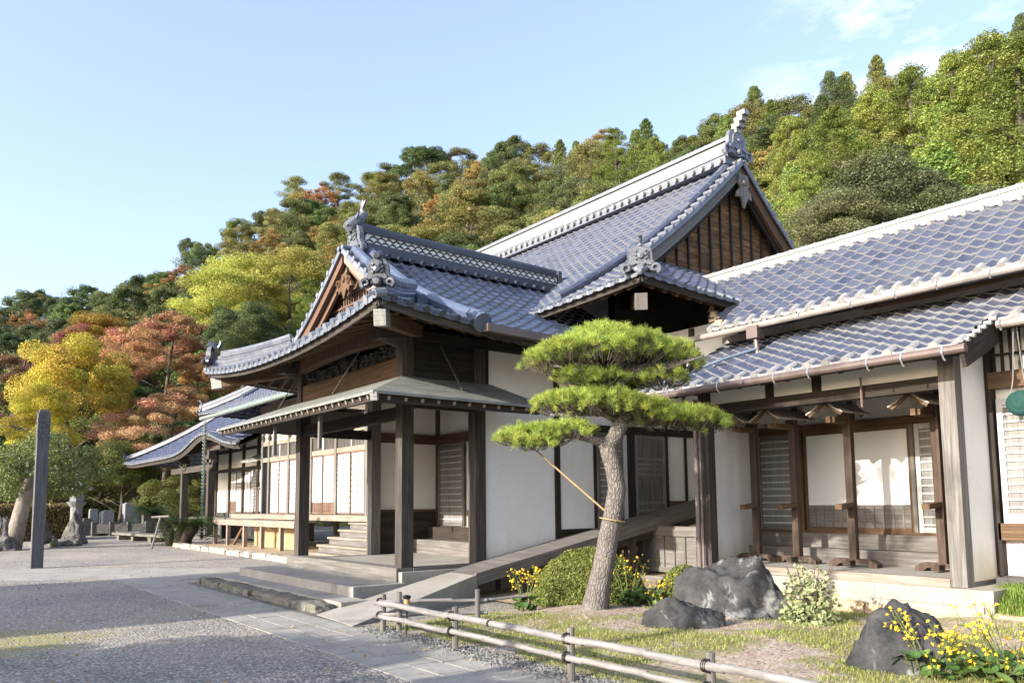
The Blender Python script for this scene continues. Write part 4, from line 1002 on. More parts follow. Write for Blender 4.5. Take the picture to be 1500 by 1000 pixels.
# ================================================================== ground and hill
def gravel():
    t=NT('gravel'); v=t.co('Object'); a=t.vor(v,34); d=t.vor(v,34,'F1','Distance'); n=t.noise(v,.35,5,.6); f=t.noise(v,90,3,.6)
    g=t.N.new('ShaderNodeSeparateColor'); t.l(a,g.inputs[0])
    col=t.ramp(g.outputs[0],[(0,(.115,.112,.108)),(.5,(.265,.252,.23)),(.85,(.42,.40,.365)),(1,(.58,.56,.52))])
    col=t.mix(t.ramp(d,[(.25,0),(.62,.55)]),col,(.075,.07,.065))
    col=t.mix(t.ramp(n,[(.35,0),(.75,.5)]),col,(.46,.40,.31)); w=t.noise(t.co('Object',(.5,2.2,1),(0,0,.5)),1.3,5,.7); col=t.mix(t.ramp(w,[(.5,0),(.8,.35)]),col,(.13,.125,.12))
    # a worn mossy patch beside the path
    mp=t.N.new('ShaderNodeMapping'); mp.inputs['Location'].default_value=(11.3/1.3,-.4/1.9,0); mp.inputs['Scale'].default_value=(1/1.3,1/1.9,1); t.l(t.tc.outputs['Object'],mp.inputs['Vector'])
    ln=t.N.new('ShaderNodeVectorMath'); ln.operation='LENGTH'; t.l(mp.outputs['Vector'],ln.inputs[0])
    ms=t.math('ADD',ln.outputs['Value'],t.math('MULTIPLY',t.noise(v,2.2,5,.7),.7))
    mk=t.ramp(ms,[(.95,.8),(1.0,.8)]); mk=t.mix(1.0,t.ramp(t.math('MULTIPLY',ms,.5),[(.48,.9),(.70,0)]),t.ramp(t.noise(v,7,6,.75),[(.38,0),(.56,1)]),'MULTIPLY')
    col=t.mix(mk,col,t.mix(f,(.20,.185,.045),(.34,.30,.10)))
    t.bump(t.math('SUBTRACT',1.0,d),.9,.012); return t.set(col,.9,.2)
MT['gravel']=gravel()
def earth(name,c0,c1,grass):
    t=NT(name); v=t.co('Object'); n=t.noise(v,5,7,.7); p=t.noise(v,1.15,6,.68,.5); q=t.noise(v,28,4,.7)
    col=t.ramp(n,[(.3,c0),(.7,c1)]); col=t.mix(t.ramp(q,[(.42,.55),(.58,0)]),col,tuple(x*.45 for x in c0))
    if grass: col=t.mix(t.ramp(p,[(.47,0),(.60,.8)]),col,t.mix(q,(.10,.12,.03),(.25,.245,.08)))
    t.bump(q,.7,.02); return t.set(col,.95,.15)
MT['garden']=earth('garden soil and moss',(.32,.25,.20),(.54,.455,.385),True)
MT['earth']=earth('bare tan earth',(.33,.255,.16),(.50,.40,.27),False)
MT['hillside']=earth('forest floor',(.030,.032,.016),(.07,.066,.030),True)
b=MB(); b.quad((-420,-160,0),(160,-160,0),(160,300,0),(-420,300,0)); tag(b.build('gravel_ground','gravel'),kind='structure')
b=MB(); b.add([(-23.0,-14,.004),(-19.6,-14,.004),(-20.75,1.5,.004),(-19.6,3.7,.004),(-17.35,3.72,.004),(-17.35,4.78,.004),(-18.2,7.9,.004),(-20.5,7.0,.004),(-24.6,2.6,.004)],[(0,1,2,8),(2,3,7,8),(3,4,5,6,7)])
tag(b.build('trodden_path','concrete'),kind='structure')
b=MB(); rr=random.Random(12); x=-17.4
ys=[3.72,4.06,4.41,4.76]; rowx=[0,.27,.12]
for r_ in range(3):
    x=-17.4-rowx[r_]
    while x<-1.0:
        w=rr.uniform(.50,.72); b.obox((x+w/2,(ys[r_]+ys[r_+1])/2,-.007+rr.uniform(-.002,.003)),(w/2-.007,0,rr.uniform(-.001,.001)),(0,(ys[r_+1]-ys[r_])/2-.007,rr.uniform(-.001,.001)),(0,0,.014)); x+=w
tag(b.build('stone_path','slab'),kind='structure')
b=MB(); b.quad((-17.4,4.76,.006),(-9.6,4.76,.006),(-9.6,4.92,.006),(-17.4,4.92,.006)); tag(b.build('drain','stone_dark'),kind='structure')
# garden bed
def gz_(x,y): 
    e=min(1,max(0,(y-4.95)/1.2))*min(1,max(0,(x+9.6)/.8))
    return .012+e*(.055+.06*math.exp(-((x+8)**2+(y-7.8)**2)/1.6)+.05*math.exp(-((x+5.5)**2+(y-8.3)**2)/4)+.02*math.sin(x*2.3+y)*math.sin(y*1.9))+ (.22*math.exp(-((x+4.0)**2/.7+(y-11.0)**2/.8)))
V=[];F=[];nx,ny=90,56
for j in range(ny+1):
    for i in range(nx+1):
        x=-9.6+11.6*i/nx; y=4.92+6.4*j/ny
        if j==0: y+=.05*math.sin(x*3.1)
        V.append((x,y,gz_(x,y)))
for j in range(ny):
    for i in range(nx): a=j*(nx+1)+i; F.append((a,a+1,a+nx+2,a+nx+1))
o=numesh('garden_ground',V,F,'garden',None,True); tag(o,kind='structure')
b=MB(); b.quad((-11.75,7.7,.03),(-8.4,7.7,.03),(-8.4,14.6,.24),(-11.75,14.6,.24)); tag(b.build('yard_earth','earth'),kind='structure')
b=MB(); b.quad((-33.6,8.75,.07),(-16.5,8.75,.07),(-16.5,12.1,.10),(-33.6,12.1,.10)); tag(b.build('terrace_earth','earth'),kind='structure')
# hill
AZ=[95,104,110,118,123,129,136,148,158,168,176,186]
EL=[26.2,26.4,26.6,26.2,26.8,24.9,25.3,24.8,21.8,15.0,12.6,11]
RF=[27,28,29,31,33,36,40,52,62,66,66,66]
RC=[104,106,108,114,118,122,128,146,158,168,180,190]
def hill(az,r):
    el=np.interp(az,AZ,EL); rf=np.interp(az,AZ,RF); rc=np.interp(az,AZ,RC); H=rc*math.tan(R(el))-5.6+1.6
    t=(r-rf)/(rc-rf); 
    if t<0: return -.6
    w=1.4*math.sin(az*.7+r*.07)+1.1*math.sin(az*1.9+1.3)
    z=H*(t**1.06)+w*min(1,t*3) if t<1 else H+w-(t-1)**2*18
    return z-.6
V=[];F=[];na,nr=92,44
for j in range(nr+1):
    for i in range(na+1):
        az=95+(186-95)*i/na; rf=np.interp(az,AZ,RF); rc=np.interp(az,AZ,RC); r=rf-3+(rc*1.35-rf+3)*j/nr
        V.append((r*math.cos(R(az)),r*math.sin(R(az)),hill(az,r)))
for j in range(nr):
    for i in range(na): a=j*(na+1)+i; F.append((a,a+1,a+na+2,a+na+1))
tag(numesh('hill',V,F,'hillside',None,True),kind='structure')

# ================================================================== foliage
def leaf_mat(name,gloss=.5,trans=.32):
    t=NT(name); oi=t.N.new('ShaderNodeObjectInfo'); tint=t.attr('tint')
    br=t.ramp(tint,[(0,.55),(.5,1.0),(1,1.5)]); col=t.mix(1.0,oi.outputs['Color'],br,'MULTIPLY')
    hs=t.N.new('ShaderNodeHueSaturation'); t.l(col,hs.inputs['Color']); t.l(t.ramp(t.attr('hue'),[(0,.47),(1,.525)]),hs.inputs['Hue']); t.l(t.ramp(oi.outputs['Random'],[(0,.82),(1,1.18)]),hs.inputs['Value'])
    t.set(hs.outputs['Color'],.55,.35)
    tr=t.N.new('ShaderNodeBsdfTranslucent'); t.l(hs.outputs['Color'],tr.inputs['Color'])
    ms=t.N.new('ShaderNodeMixShader'); ms.inputs[0].default_value=trans; t.l(t.b.outputs[0],ms.inputs[1]); t.l(tr.outputs[0],ms.inputs[2]); t.l(ms.outputs[0],t.o.inputs['Surface'])
    return t.m
MT['leaf']=leaf_mat('tree foliage')
MT['bark']=wood_mat('bark',(.045,.036,.03),(.09,.075,.062),(.17,.15,.13),.9,14,2.5,.15,.8)
MT['bark_pale']=wood_mat('pale bark',(.13,.115,.10),(.22,.20,.175),(.34,.31,.28),.9,10,3,.15,.8)
def quads(P,Nrm,size,asp,rng,bend=0.0):
    """one leaf-shaped quad per point, facing roughly Nrm"""
    n=len(P); d=rng.normal(size=(n,3)); a=np.cross(Nrm,d); a/=np.linalg.norm(a,axis=1)[:,None]+1e-9; c=np.cross(Nrm,a)
    s=(size*rng.uniform(.6,1.35,n))[:,None]
    V=np.stack([P-a*s,P+c*s*asp,P+a*s,P-c*s*asp],1).reshape(-1,3)
    return V,np.arange(4*n).reshape(-1,4)
def cloud(blobs,per,size,rng,up=.35,asp=.55,flat=1.0,shell=.55):
    """leaf quads spread through and around each blob (x,y,z,rx,ry,rz); returns verts, faces, tint, hue"""
    VV=[];TT=[];HH=[]
    for (x,y,z,rx,ry,rz) in blobs:
        d=rng.normal(size=(per,3)); d/=np.linalg.norm(d,axis=1)[:,None]; rad=(shell+(1-shell)*rng.random(per)**.6)[:,None]
        P=d*rad*np.array([rx,ry,rz])+np.array([x,y,z]); Nn=d*.8+np.array([0,0,up])+rng.normal(size=(per,3))*.55; Nn/=np.linalg.norm(Nn,axis=1)[:,None]
        v,_=quads(P,Nn,np.full(per,size),asp,rng); VV.append(v); TT.append(np.clip(rng.normal(.5+.17*rng.normal(),.2,per),0,1)); HH.append(np.clip(rng.normal(.5+.2*rng.normal(),.22,per),0,1))
    V=np.concatenate(VV); return V,np.arange(len(V)).reshape(-1,4),np.concatenate(TT),np.concatenate(HH)
def trunk_mesh(b,h,r,rng,lean=(0,0),limbs=5,spread=3,z0=.35):
    pts=[(lean[0]*t*t+.12*math.sin(4*t)*r*4,lean[1]*t*t,-.6+(h+.6)*t) for t in np.linspace(0,1,7)]
    b.tube(pts,[r*(1.25-.95*t) for t in np.linspace(0,1,7)],8)
    for k in range(limbs):
        t=z0+(.92-z0)*k/max(1,limbs-1); i=int(t*6); p=Vector(pts[i]); a=2.4*k+rng.random(); L=spread*(1.1-.5*t)*rng.uniform(.7,1)
        q=p+Vector((math.cos(a)*L*.5,math.sin(a)*L*.5,L*.30)); e=p+Vector((math.cos(a)*L,math.sin(a)*L,L*.55)); b.tube([p,q,e],[r*.42,r*.25,r*.08],6)
def proto(kind,seed,fine=1.0):
    """tree with a 10 m tall body: returns (trunk mesh, crown mesh)"""
    rng=np.random.default_rng(seed); b=MB(); bl=[]
    if kind=='tall':   # big forest conifer: bare lower trunk, drooping feathery sprays
        trunk_mesh(b,10.3,.15,rng,(.15,0),16,1.5,.25)
        for k in range(150):
            t=(k/149)**.9; z=3.0+7.2*t; w=1.9*(1-t)**.6+.22; th=2.399*k+rng.normal()*.5; rr=w*rng.uniform(.35,1.05); s=(.15+.24*(1-t*.7))*rng.uniform(.7,1.35)
            bl.append((rr*math.cos(th),rr*math.sin(th),z-.22*rr+rng.normal()*.12,s*1.1,s*1.1,s*.8))
        V,F,T,H=cloud(bl,290,.036,rng,.6,.45,1,.45)
    elif kind=='broad':
        trunk_mesh(b,7.5,.22,rng,(rng.normal()*.5,rng.normal()*.5),6,2.6)
        for k in range(58):
            th=rng.uniform(0,2*PI); ph=math.acos(rng.uniform(-.25,1)); rr=rng.uniform(.70,1.05); s=rng.uniform(.5,1.0)
            bl.append((3.3*rr*math.sin(ph)*math.cos(th),3.3*rr*math.sin(ph)*math.sin(th),5.6+3.6*rr*math.cos(ph),s*1.15,s*1.15,s*.85))
        bl+= [(0,0,5.8,2.4,2.4,2.2)]*3; V,F,T,H=cloud(bl,int(290*fine),.115/fine**.5,rng,.55)
    elif kind=='conifer':
        trunk_mesh(b,10.6,.20,rng,(0,0),10,1.5,.2)
        for k in range(64):
            t=(k/63)**.85; z=1.6+8.9*t; w=2.3*(1-t)**.75+.25; th=2.399*k+rng.normal()*.3; rr=w*rng.uniform(.55,1.0); s=.42+.62*(1-t)*rng.uniform(.7,1.2)
            bl.append((rr*math.cos(th),rr*math.sin(th),z-.25*rr,s,s,s*.75))
        bl+=[(0,0,3.5,1.2,1.2,1.6),(0,0,6,.9,.9,1.6),(0,0,10.3,.25,.25,.5)]; V,F,T,H=cloud(bl,int(210*fine),.105/fine**.5,rng,.35,.45)
    elif kind=='cedar':
        trunk_mesh(b,10.2,.17,rng,(.2,0),14,1.6,.3)
        for k in range(70):
            t=(k/69); z=3.4+7.0*t; w=2.0*(1-t)**.6+.2; th=2.399*k+rng.normal()*.4; rr=w*rng.uniform(.4,1.0); s=.34+.5*(1-t*.8)*rng.uniform(.7,1.25)
            bl.append((rr*math.cos(th),rr*math.sin(th),z-.15*rr,s,s,s*.85))
        V,F,T,H=cloud(bl,int(190*fine),.10/fine**.5,rng,.35,.45)
    elif kind=='sparse':
        trunk_mesh(b,8.0,.17,rng,(rng.normal()*.6,rng.normal()*.6),9,3.2,.3)
        for k in range(46):
            th=rng.uniform(0,2*PI); ph=math.acos(rng.uniform(-.35,1)); rr=rng.uniform(.45,1.05); s=rng.uniform(.55,1.1)
            bl.append((3.5*rr*math.sin(ph)*math.cos(th),3.5*rr*math.sin(ph)*math.sin(th),5.6+3.5*rr*math.cos(ph),s,s,s*.55))
        V,F,T,H=cloud(bl,int(190*fine),.115/fine**.5,rng,.5,.6,1,.25)
    elif kind=='layered':
        trunk_mesh(b,7.0,.2,rng,(rng.normal()*.5,rng.normal()*.5),8,3.2,.3)
        for k in range(40):
            z=rng.uniform(3,9.4); w=3.6*math.sqrt(max(.05,1-((z-5.4)/4.3)**2)); th=rng.uniform(0,2*PI); rr=w*rng.uniform(.5,1); s=rng.uniform(.75,1.3)
            bl.append((rr*math.cos(th),rr*math.sin(th),z,s*1.2,s*1.2,s*.58))
        V,F,T,H=cloud(bl,int(330*fine),.115/fine**.5,rng,.7,.6,1,.3)
    tm=b.build('trunk','bark',None,True); cm=numesh('crown',V,F,'leaf',None,False,{'tint':T,'hue':H})
    return tm,cm
PRO={}
for kind,n in(('broad',3),('conifer',3),('cedar',2),('sparse',2),('layered',2)):
    for i in range(n):
        PRO.setdefault(kind,[]).append(proto(kind,100+i*7+len(kind),1.5))
for kind,n in(('tall',3),): PRO[kind]=[proto(kind,300+i) for i in range(n)]
for kind,n in(('broad',2),('sparse',3),('layered',2)): PRO[kind+'_fine']=[proto(kind,400+i*3+len(kind),3.6) for i in range(n)]
_used=set()
def tree(kind,i,loc,h,wd,col,label,group=None,rz=0,name='tree',bark=None):
    tm,cm=PRO[kind][i%len(PRO[kind])]
    t=thing(name,label,'tree',loc,0,group); t.rotation_euler=(0,0,rz); t.scale=(wd*h/10,wd*h/10,h/10)
    for src in(tm,cm):
        if src.name in _used or src.parent: o=src.copy(); C.objects.link(o)
        else: o=src; _used.add(src.name)
        o.parent=t; o.location=(0,0,0)
        if src is cm: o.color=(*col,1)
    return t
COLS={'deep':(.085,.125,.045),'mid':(.13,.165,.055),'olive':(.20,.21,.070),'gold':(.30,.24,.075),'rust':(.34,.19,.075),'con':(.145,.195,.05),'con2':(.20,.225,.06),'condark':(.095,.135,.045)}
def projpx(x,y,z):
    c=_RW.T@np.array([x,y,z-1.6]); return _px+_f*c[0]/c[2],_py+_f*c[1]/c[2]
OCX=[0,170,300,440,500,530,690,1060,1100,1170,1180,1500]; OCY=[745,700,540,480,360,320,355,195,190,350,355,275]
# hillside trees
HILL={'deep':('broad','round dark green evergreen tree of the forested hillside'),'mid':('broad','mid green leafy tree of the forested hillside'),'olive':('layered','olive green tree with spreading layers on the forested hillside'),
 'gold':('sparse','tree turning golden brown on the forested hillside'),'rust':('sparse','rust orange autumn tree among the evergreens of the hillside'),'con':('conifer','yellow green conifer of the forested hillside'),'con2':('conifer','bright yellowish conifer of the forested hillside'),'condark':('cedar','slim dark green conifer of the forested hillside')}
rng=np.random.default_rng(5); pts=[]; tries=0
while len(pts)<278 and tries<60000:
    tries+=1; az=rng.uniform(103.5,180); t=rng.uniform(.02,1.0) if len(pts)>34 else rng.uniform(.90,1.02)
    rf=np.interp(az,AZ,RF); rc=np.interp(az,AZ,RC); r=rf+(rc-rf)*t; x,y=r*math.cos(R(az)),r*math.sin(R(az)); z=hill(az,r)
    dmin=(4.0+r*.012)*(1-.35*tries/60000)
    if any((x-a)**2+(y-c)**2<dmin*dmin for a,c in pts): continue
    px,py=projpx(x,y,z+8.5)
    if py>np.interp(px,OCX,OCY)+6: continue
    pts.append((x,y)); u=rng.random(); right=px>1150; mid=px>780
    if px<330: k='deep' if u<.42 else 'mid' if u<.66 else 'olive' if u<.80 else 'gold' if u<.9 else 'rust'
    elif right: k='con' if u<.5 else 'con2' if u<.75 else 'condark' if u<.85 else 'olive'
    elif mid: k='con' if u<.20 else 'con2' if u<.26 else 'condark' if u<.34 else 'mid' if u<.72 else 'olive' if u<.92 else 'gold'
    else: k='mid' if u<.24 else 'deep' if u<.36 else 'olive' if u<.74 else 'gold' if u<.86 else 'olive' if u<.97 else 'rust'
    kd,lab=HILL[k]; hh=rng.uniform(6.6,8.6)*(1.12 if kd in('conifer','cedar') else 1); wd=rng.uniform(1.0,1.35) if kd!='cedar' else rng.uniform(.9,1.1)
    c=np.array(COLS[k])*rng.uniform(.85,1.12); c=c*(1+rng.normal(size=3)*.06)
    tree(kd,int(rng.integers(9)),(x,y,z),hh,wd,tuple(c),lab,'trees covering the hillside',rng.uniform(0,6.28),{'broad':'evergreen_tree','layered':'spreading_tree','sparse':'autumn_tree','conifer':'conifer_tree','cedar':'conifer_tree'}[kd])
rng=np.random.default_rng(17); bl=[]
while len(bl)<2700:
    az=rng.uniform(103,182); t=rng.uniform(0,1.03); rf=np.interp(az,AZ,RF); rc=np.interp(az,AZ,RC); r=rf+(rc-rf)*t; x,y=r*math.cos(R(az)),r*math.sin(R(az)); z=hill(az,r); px,py=projpx(x,y,z+5)
    if py>np.interp(px,OCX,OCY)+8: continue
    s=rng.uniform(.9,1.7); bl.append((x,y,z+rng.uniform(.5,5.2),s*1.2,s*1.2,s*.8))
V,F,T,H=cloud(bl,105,.13,rng,.6,.6,1,.35); o=numesh('forest_understorey',V,F,'leaf',None,False,{'tint':T,'hue':H}); o.color=(.155,.175,.06,1); tag(o,'dense understorey foliage filling the gaps of the wooded hillside','undergrowth',None,'stuff')
print('hill trees',len(pts),tries)
def at(px,py,r):
    d=_RW@np.array([px-_px,py-_py,_f]); d/=math.hypot(d[0],d[1]); return d[0]*r,d[1]*r,1.6+d[2]*r
def ptree(kind,i,px,pytop,r,h,wd,col,label,name='tree',rz=0.0):
    if kind in('conifer','cedar') and h>=9: kind='tall'
    elif kind+'_fine' in PRO: kind+='_fine'
    x,y,zt=at(px,pytop,r); return tree(kind,i,(x,y,zt-h*(1.07 if kind=='tall' else .98)),h,wd,col,label,None,rz,name)
# trees one can tell apart
ptree('broad',1,112,488,66,11.5,.98,(.44,.36,.05),'bright yellow autumn tree behind the tall square post','yellow_tree',.5)
ptree('layered',1,60,560,60,6.5,.9,(.32,.28,.03),'lower yellow tree leaning out beneath the brightest yellow tree','yellow_tree',2.2)
ptree('sparse',0,245,438,80,12,1.05,(.34,.18,.10),'large rust red autumn tree rising behind the yellow tree','autumn_tree',1.0)
ptree('sparse',1,190,470,72,9,.95,(.46,.26,.11),'orange brown tree between the yellow tree and the big rust red tree','autumn_tree',.3)
ptree('sparse',0,245,545,66,9,1.1,(.50,.30,.15),'pale orange tree just left of the second tiled roof corner','autumn_tree',2.0)
ptree('sparse',1,185,600,60,8,1.05,(.48,.29,.15),'faded salmon tree above the gravestones','autumn_tree',4.0)
ptree('sparse',0,300,500,74,9,.9,(.44,.24,.09),'orange tree showing beside the left tip of the porch roof','autumn_tree',5.0)
ptree('layered',0,150,455,92,9,1.0,(.30,.19,.03),'amber tree standing highest above the red and yellow trees','autumn_tree',.9)
ptree('sparse',1,110,470,90,9,1.1,(.26,.11,.07),'dark red autumn tree behind the yellow tree','autumn_tree',.1)
ptree('sparse',0,25,490,84,11,1.15,(.17,.085,.045),'brown tree at the foot of the forest beyond the leaning tree','autumn_tree',3.0)
ptree('sparse',1,15,600,70,7,1.1,(.24,.13,.09),'pinkish brown bare looking tree low behind the leaning tree','autumn_tree',1.6)
ptree('layered',0,370,372,88,12,1.3,(.36,.37,.075),'bright yellow green maple spreading between the lime green and the yellow maple','maple_tree',.4)
ptree('layered',1,425,368,84,11,1.15,(.35,.33,.075),'yellow maple touching the tiled verge of the porch gable','maple_tree',2.4)
ptree('layered',0,318,392,84,10,1.2,(.32,.345,.07),'lime green maple standing farthest from the porch gable','maple_tree',4.4)
ptree('cedar',0,455,400,70,12,1.15,(.10,.14,.026),'slim green conifer close behind the porch gable','conifer_tree',0)
ptree('broad',2,360,440,70,9,1.1,(.07,.10,.035),'dull green tree below the yellow green maples','evergreen_tree',2)
ptree('broad',0,180,640,58,6,1.1,(.11,.13,.03),'light green bush-like tree behind the gravestones','evergreen_tree',1)
ptree('broad',1,262,690,50,4.5,1.3,(.13,.14,.035),'low green and yellow tree under the far left roof','evergreen_tree',3)
for k,(px,py,r,h,kind,lab) in enumerate(((900,182,92,13,'conifer','pointed conifer standing highest above the middle of the great roof'),(958,196,88,12,'cedar','slim conifer right of the pointed one above the great roof'),
  (1448,34,58,21,'cedar','tallest conifer, its bare trunk showing above the wing ridge'),(1395,62,62,20,'conifer','tall dense conifer left of the tallest one'),(1330,88,66,19,'conifer','tall conifer in the middle of the stand above the wing roof'),
  (1275,120,68,18,'conifer','conifer at the near end of the stand above the wing roof'),(1215,150,66,16,'conifer','yellow green conifer just right of the stepped roof finial'),(1490,40,56,20,'cedar','conifer standing directly behind the tallest one, farthest along the slope'),
  (1160,165,70,15,'conifer','conifer directly behind the peak of the great gable'),(1175,240,44,9.5,'conifer','small bright conifer close behind the boarded gable'))):
    ptree(kind,k,px,py,r,h,1.3,((.20,.25,.055),(.17,.215,.05),(.235,.265,.06))[k%3],lab,'conifer_tree',k*1.3)
ptree('broad',2,1290,236,40,7.0,1.5,(.14,.16,.075),'broad grey green evergreen behind the wing roof','evergreen_tree',.5)
ptree('layered',0,1235,285,37,4.5,1.5,(.16,.165,.08),'low bushy evergreen between the gable and the wing ridge','evergreen_tree',1.5)
ptree('broad',0,1390,275,38,4.5,1.6,(.12,.145,.06),'low dark evergreen shrubbery along the wing ridge','evergreen_tree',2.5)

# tree with a pale leaning trunk at the left
lt=thing('leaning_tree','green tree with a thick pale trunk leaning beside the tall square post','tree',(-35.7,3.5,0))
x1,y1,z1=at(38,722,35.2)
b=MB(); b.tube([(-35.8,3.3,-.1),(-35.6,3.45,.8),(x1,y1,z1),(x1+.3,y1+.3,z1+1.2)],[.36,.30,.24,.13],12)
for a in range(6): b.tube([(x1,y1,z1+.1*a),(x1+1.0*math.cos(a),y1+1.0*math.sin(a),z1+.7+.15*a),(x1+1.8*math.cos(a+.2),y1+1.8*math.sin(a+.2),z1+1.0+.2*a)],[.12,.07,.02],6)
b.build('trunk','bark_pale',lt,True)
rng=np.random.default_rng(3); cx,cy,cz=at(62,688,35.5); bl=[]
for k in range(44):
    d=rng.normal(size=3); d/=np.linalg.norm(d); q=.6+.4*rng.random(); bl.append((cx+2.0*d[0]*q,cy+2.0*d[1]*q,cz+.1+1.25*d[2]*q,.55,.55,.38))
V,F,T,H=cloud(bl,330,.055,rng,.5); off=np.array(OFF[lt]); o=numesh('crown',V-off,F,'leaf',lt,False,{'tint':T,'hue':H}); o.color=(.15,.19,.06,1)
# ================================================================== rocks and small stones
from mathutils import noise as mnoise
def _unused(): pass
def rock(name,label,loc,sx,sy,sz,seed,mat='rock',rz=0,prof=1.0,group=None,cat='rock',rough=.22):
    bm=bmesh.new(); bmesh.ops.create_icosphere(bm,subdivisions=5,radius=1)
    rr=random.Random(seed); pl=[]
    for k in range(9):
        n=Vector((rr.gauss(0,1),rr.gauss(0,1),rr.gauss(.2,.8))).normalized(); pl.append((n,rr.uniform(.68,.95)))
    o=Vector((seed*3.7,seed*1.3,0))
    for v in bm.verts:
        p=v.co.copy()
        for n,d in pl:
            e=p.dot(n)-d
            if e>0: p-=n*e*.88
        n1=mnoise.fractal(p*1.6+o,1.0,2.0,5); n2=mnoise.ridged_multi_fractal(p*4+o,.9,2.1,5,1.0,2.0)-1.2
        p*=1+rough*n1+rough*.34*n2
        w=1.0-(.34*prof)*max(0,p.z)
        v.co=Vector((p.x*sx*w,p.y*sy*w,p.z*sz if p.z>0 else p.z*sz*.35))
    me=bpy.data.meshes.new(name); bm.to_mesh(me); bm.free(); me.materials.append(MT[mat])
    me.polygons.foreach_set('use_smooth',[True]*len(me.polygons))
    ob=bpy.data.objects.new(name,me); C.objects.link(ob); ob.location=loc; ob.rotation_euler=(0,0,rz)
    return tag(ob,label,cat,group)
rock('garden_rock','largest dark garden rock with a pale face, between the pine and the porch',(-6.72,8.95,.05),.98,.62,.92,5,'rock',.45,.9)
rock('garden_rock','low dark garden rock lying in front of the largest rock',(-6.45,7.62,.04),.52,.32,.42,8,'rock',.6,.7)
rock('garden_rock','steep grey cracked rock beside the tall yellow flowers',(-3.70,7.38,.02),.62,.48,.56,13,'rock',.5,.75)
# left yard
x,y,z=at(4,800,36.0); rock('standing_stone','rounded upright stone before the hedge, nearest the shed',(x,y,.45),.42,.4,.9,21,'stone',0,.8)
rock('standing_stone','pale slender stone leaning behind the tall square post',(at(62,795,36.5)[0],at(62,795,36.5)[1],.45),.38,.33,.95,22,'stone',0,1.2)
rock('boulder','broad boulder the leaning tree trunk grows from',(-35.6,3.0,.0),.85,.7,.6,23,'stone',.5,.5)
rock('boulder','low dark boulder between the square post and the lantern rock',(-37.3,4.6,.0),.8,.45,.5,24,'stone_dark',.5,.5)
rock('boulder','flat rounded stone at the foot of the lantern rock',(-37.6,5.5,.0),.62,.45,.45,26,'stone',.3,.4)
rock('lantern_rock','tall tapering grey rock in front of the stone lantern',(-38.9,5.9,.2),.58,.48,1.12,25,'stone',.6,1.0)
ln=thing('stone_lantern','stone lantern with a peaked cap standing behind the tapering rock','stone lantern',(-40.2,6.15,0))
q=Vector((-40.2,6.15,0))
b=MB(); b.lathe([(.5,0),(.5,.25),(.32,.3),(.26,.5),(.24,1.6),(.36,1.75),(.42,1.85)],q,12); b.build('pillar','granite',ln)
b=MB(); b.lathe([(.30,1.85),(.32,1.9),(.32,2.3),(.30,2.35)],q,6); b.build('fire_box','granite',ln)
b=MB(); b.lathe([(.30,2.35),(.66,2.40),(.62,2.5),(.34,2.68),(.2,2.78),(.12,2.82),(.17,2.9),(.15,3.0),(.06,3.1),(.001,3.2)],q,12); b.build('cap','granite',ln)
gl=['tall slim grave pillar at the left end of the grave plot','small grave stone behind the tall slim pillar','squat grave pillar in the middle of the grave plot','largest square grave pillar on a stepped base','slim pale grave pillar right of the largest one','dark carved grave marker at the right end of the grave plot','low grave block at the left front corner']
for k,(px,top,bot,w,r,mt) in enumerate(((137,746,782,.17,52,'granite'),(150,750,775,.12,55,'granite'),(158,748,774,.24,54,'granite'),(192,737,776,.32,54,'granite'),(203,743,770,.17,55,'granite'),(216,746,782,.20,51,'stone'),(128,760,782,.2,51,'stone'))):
    x,y,zt=at(px,top,r); g=thing('gravestone',gl[k],'gravestone',(x,y,0),0,'gravestones of the plot at the left')
    w*=1.25; b=MB(); b.obox((x,y,zt/2+.15),(w,0,0),(0,w,0),(0,0,zt/2-.15)); b.obox((x,y,zt+.02),(w*.75,0,0),(0,w*.75,0),(0,0,.03)); b.build('pillar',mt,g)
    b=MB(); b.box(x-w*1.9,x+w*1.9,y-w*1.9,y+w*1.9,0,.35); b.box(x-w*1.45,x+w*1.45,y-w*1.45,y+w*1.45,.35,.62); b.build('base',mt,g)
b=MB(); x0,y0,_=at(138,790,49.5); x1,y1,_=at(216,790,49.0); b.beam((x0,y0,.40),(x1,y1,.40),.25,.5); b.beam((x0-.6,y0+.1,.12),(x1+.3,y1,.12),.7,.24)
for t in (0,.33,.66,1): p=Vector((x0,y0,.6)).lerp(Vector((x1,y1,.6)),t); b.box(p.x-.16,p.x+.16,p.y-.16,p.y+.16,0,.78)
tag(b.build('grave_plot_wall','stone'),'low grey stone wall enclosing the gravestones','wall')
b=MB(); x0,y0,_=at(176,790,44); x1,y1,_=at(262,796,37); b.beam((x0,y0,.30),(x1,y1,.30),.8,.11)
for t in(.08,.35,.65,.92): p=Vector((x0,y0,0)).lerp(Vector((x1,y1,0)),t); b.box(p.x-.25,p.x+.25,p.y-.3,p.y+.3,0,.25)
tag(b.build('stone_bench','stone_dark'),'long low slab bench of grey stone in front of the gravestones','bench')
MT['slate_wood']=wood_mat('slate grey wood',(.055,.055,.06),(.095,.097,.105),(.16,.163,.17))
# tall square post
sp=thing('square_post','tall dark grey square wooden post with a notched top standing on the gravel','post',(-24.5,2.85,0))
b=MB(); b.box(-24.62,-24.34,2.72,3.0,-.05,4.15); b.build('shaft','slate_wood',sp)
b=MB()
for z in(3.52,3.66,3.80,3.95): b.box(-24.63,-24.33,2.71,3.01,z-.05,z+.05)
b.obox((-24.48,2.86,4.17),(.13,0,0),(0,.13,0),(0,0,.06),.8); b.build('notched_top','slate_wood',sp)
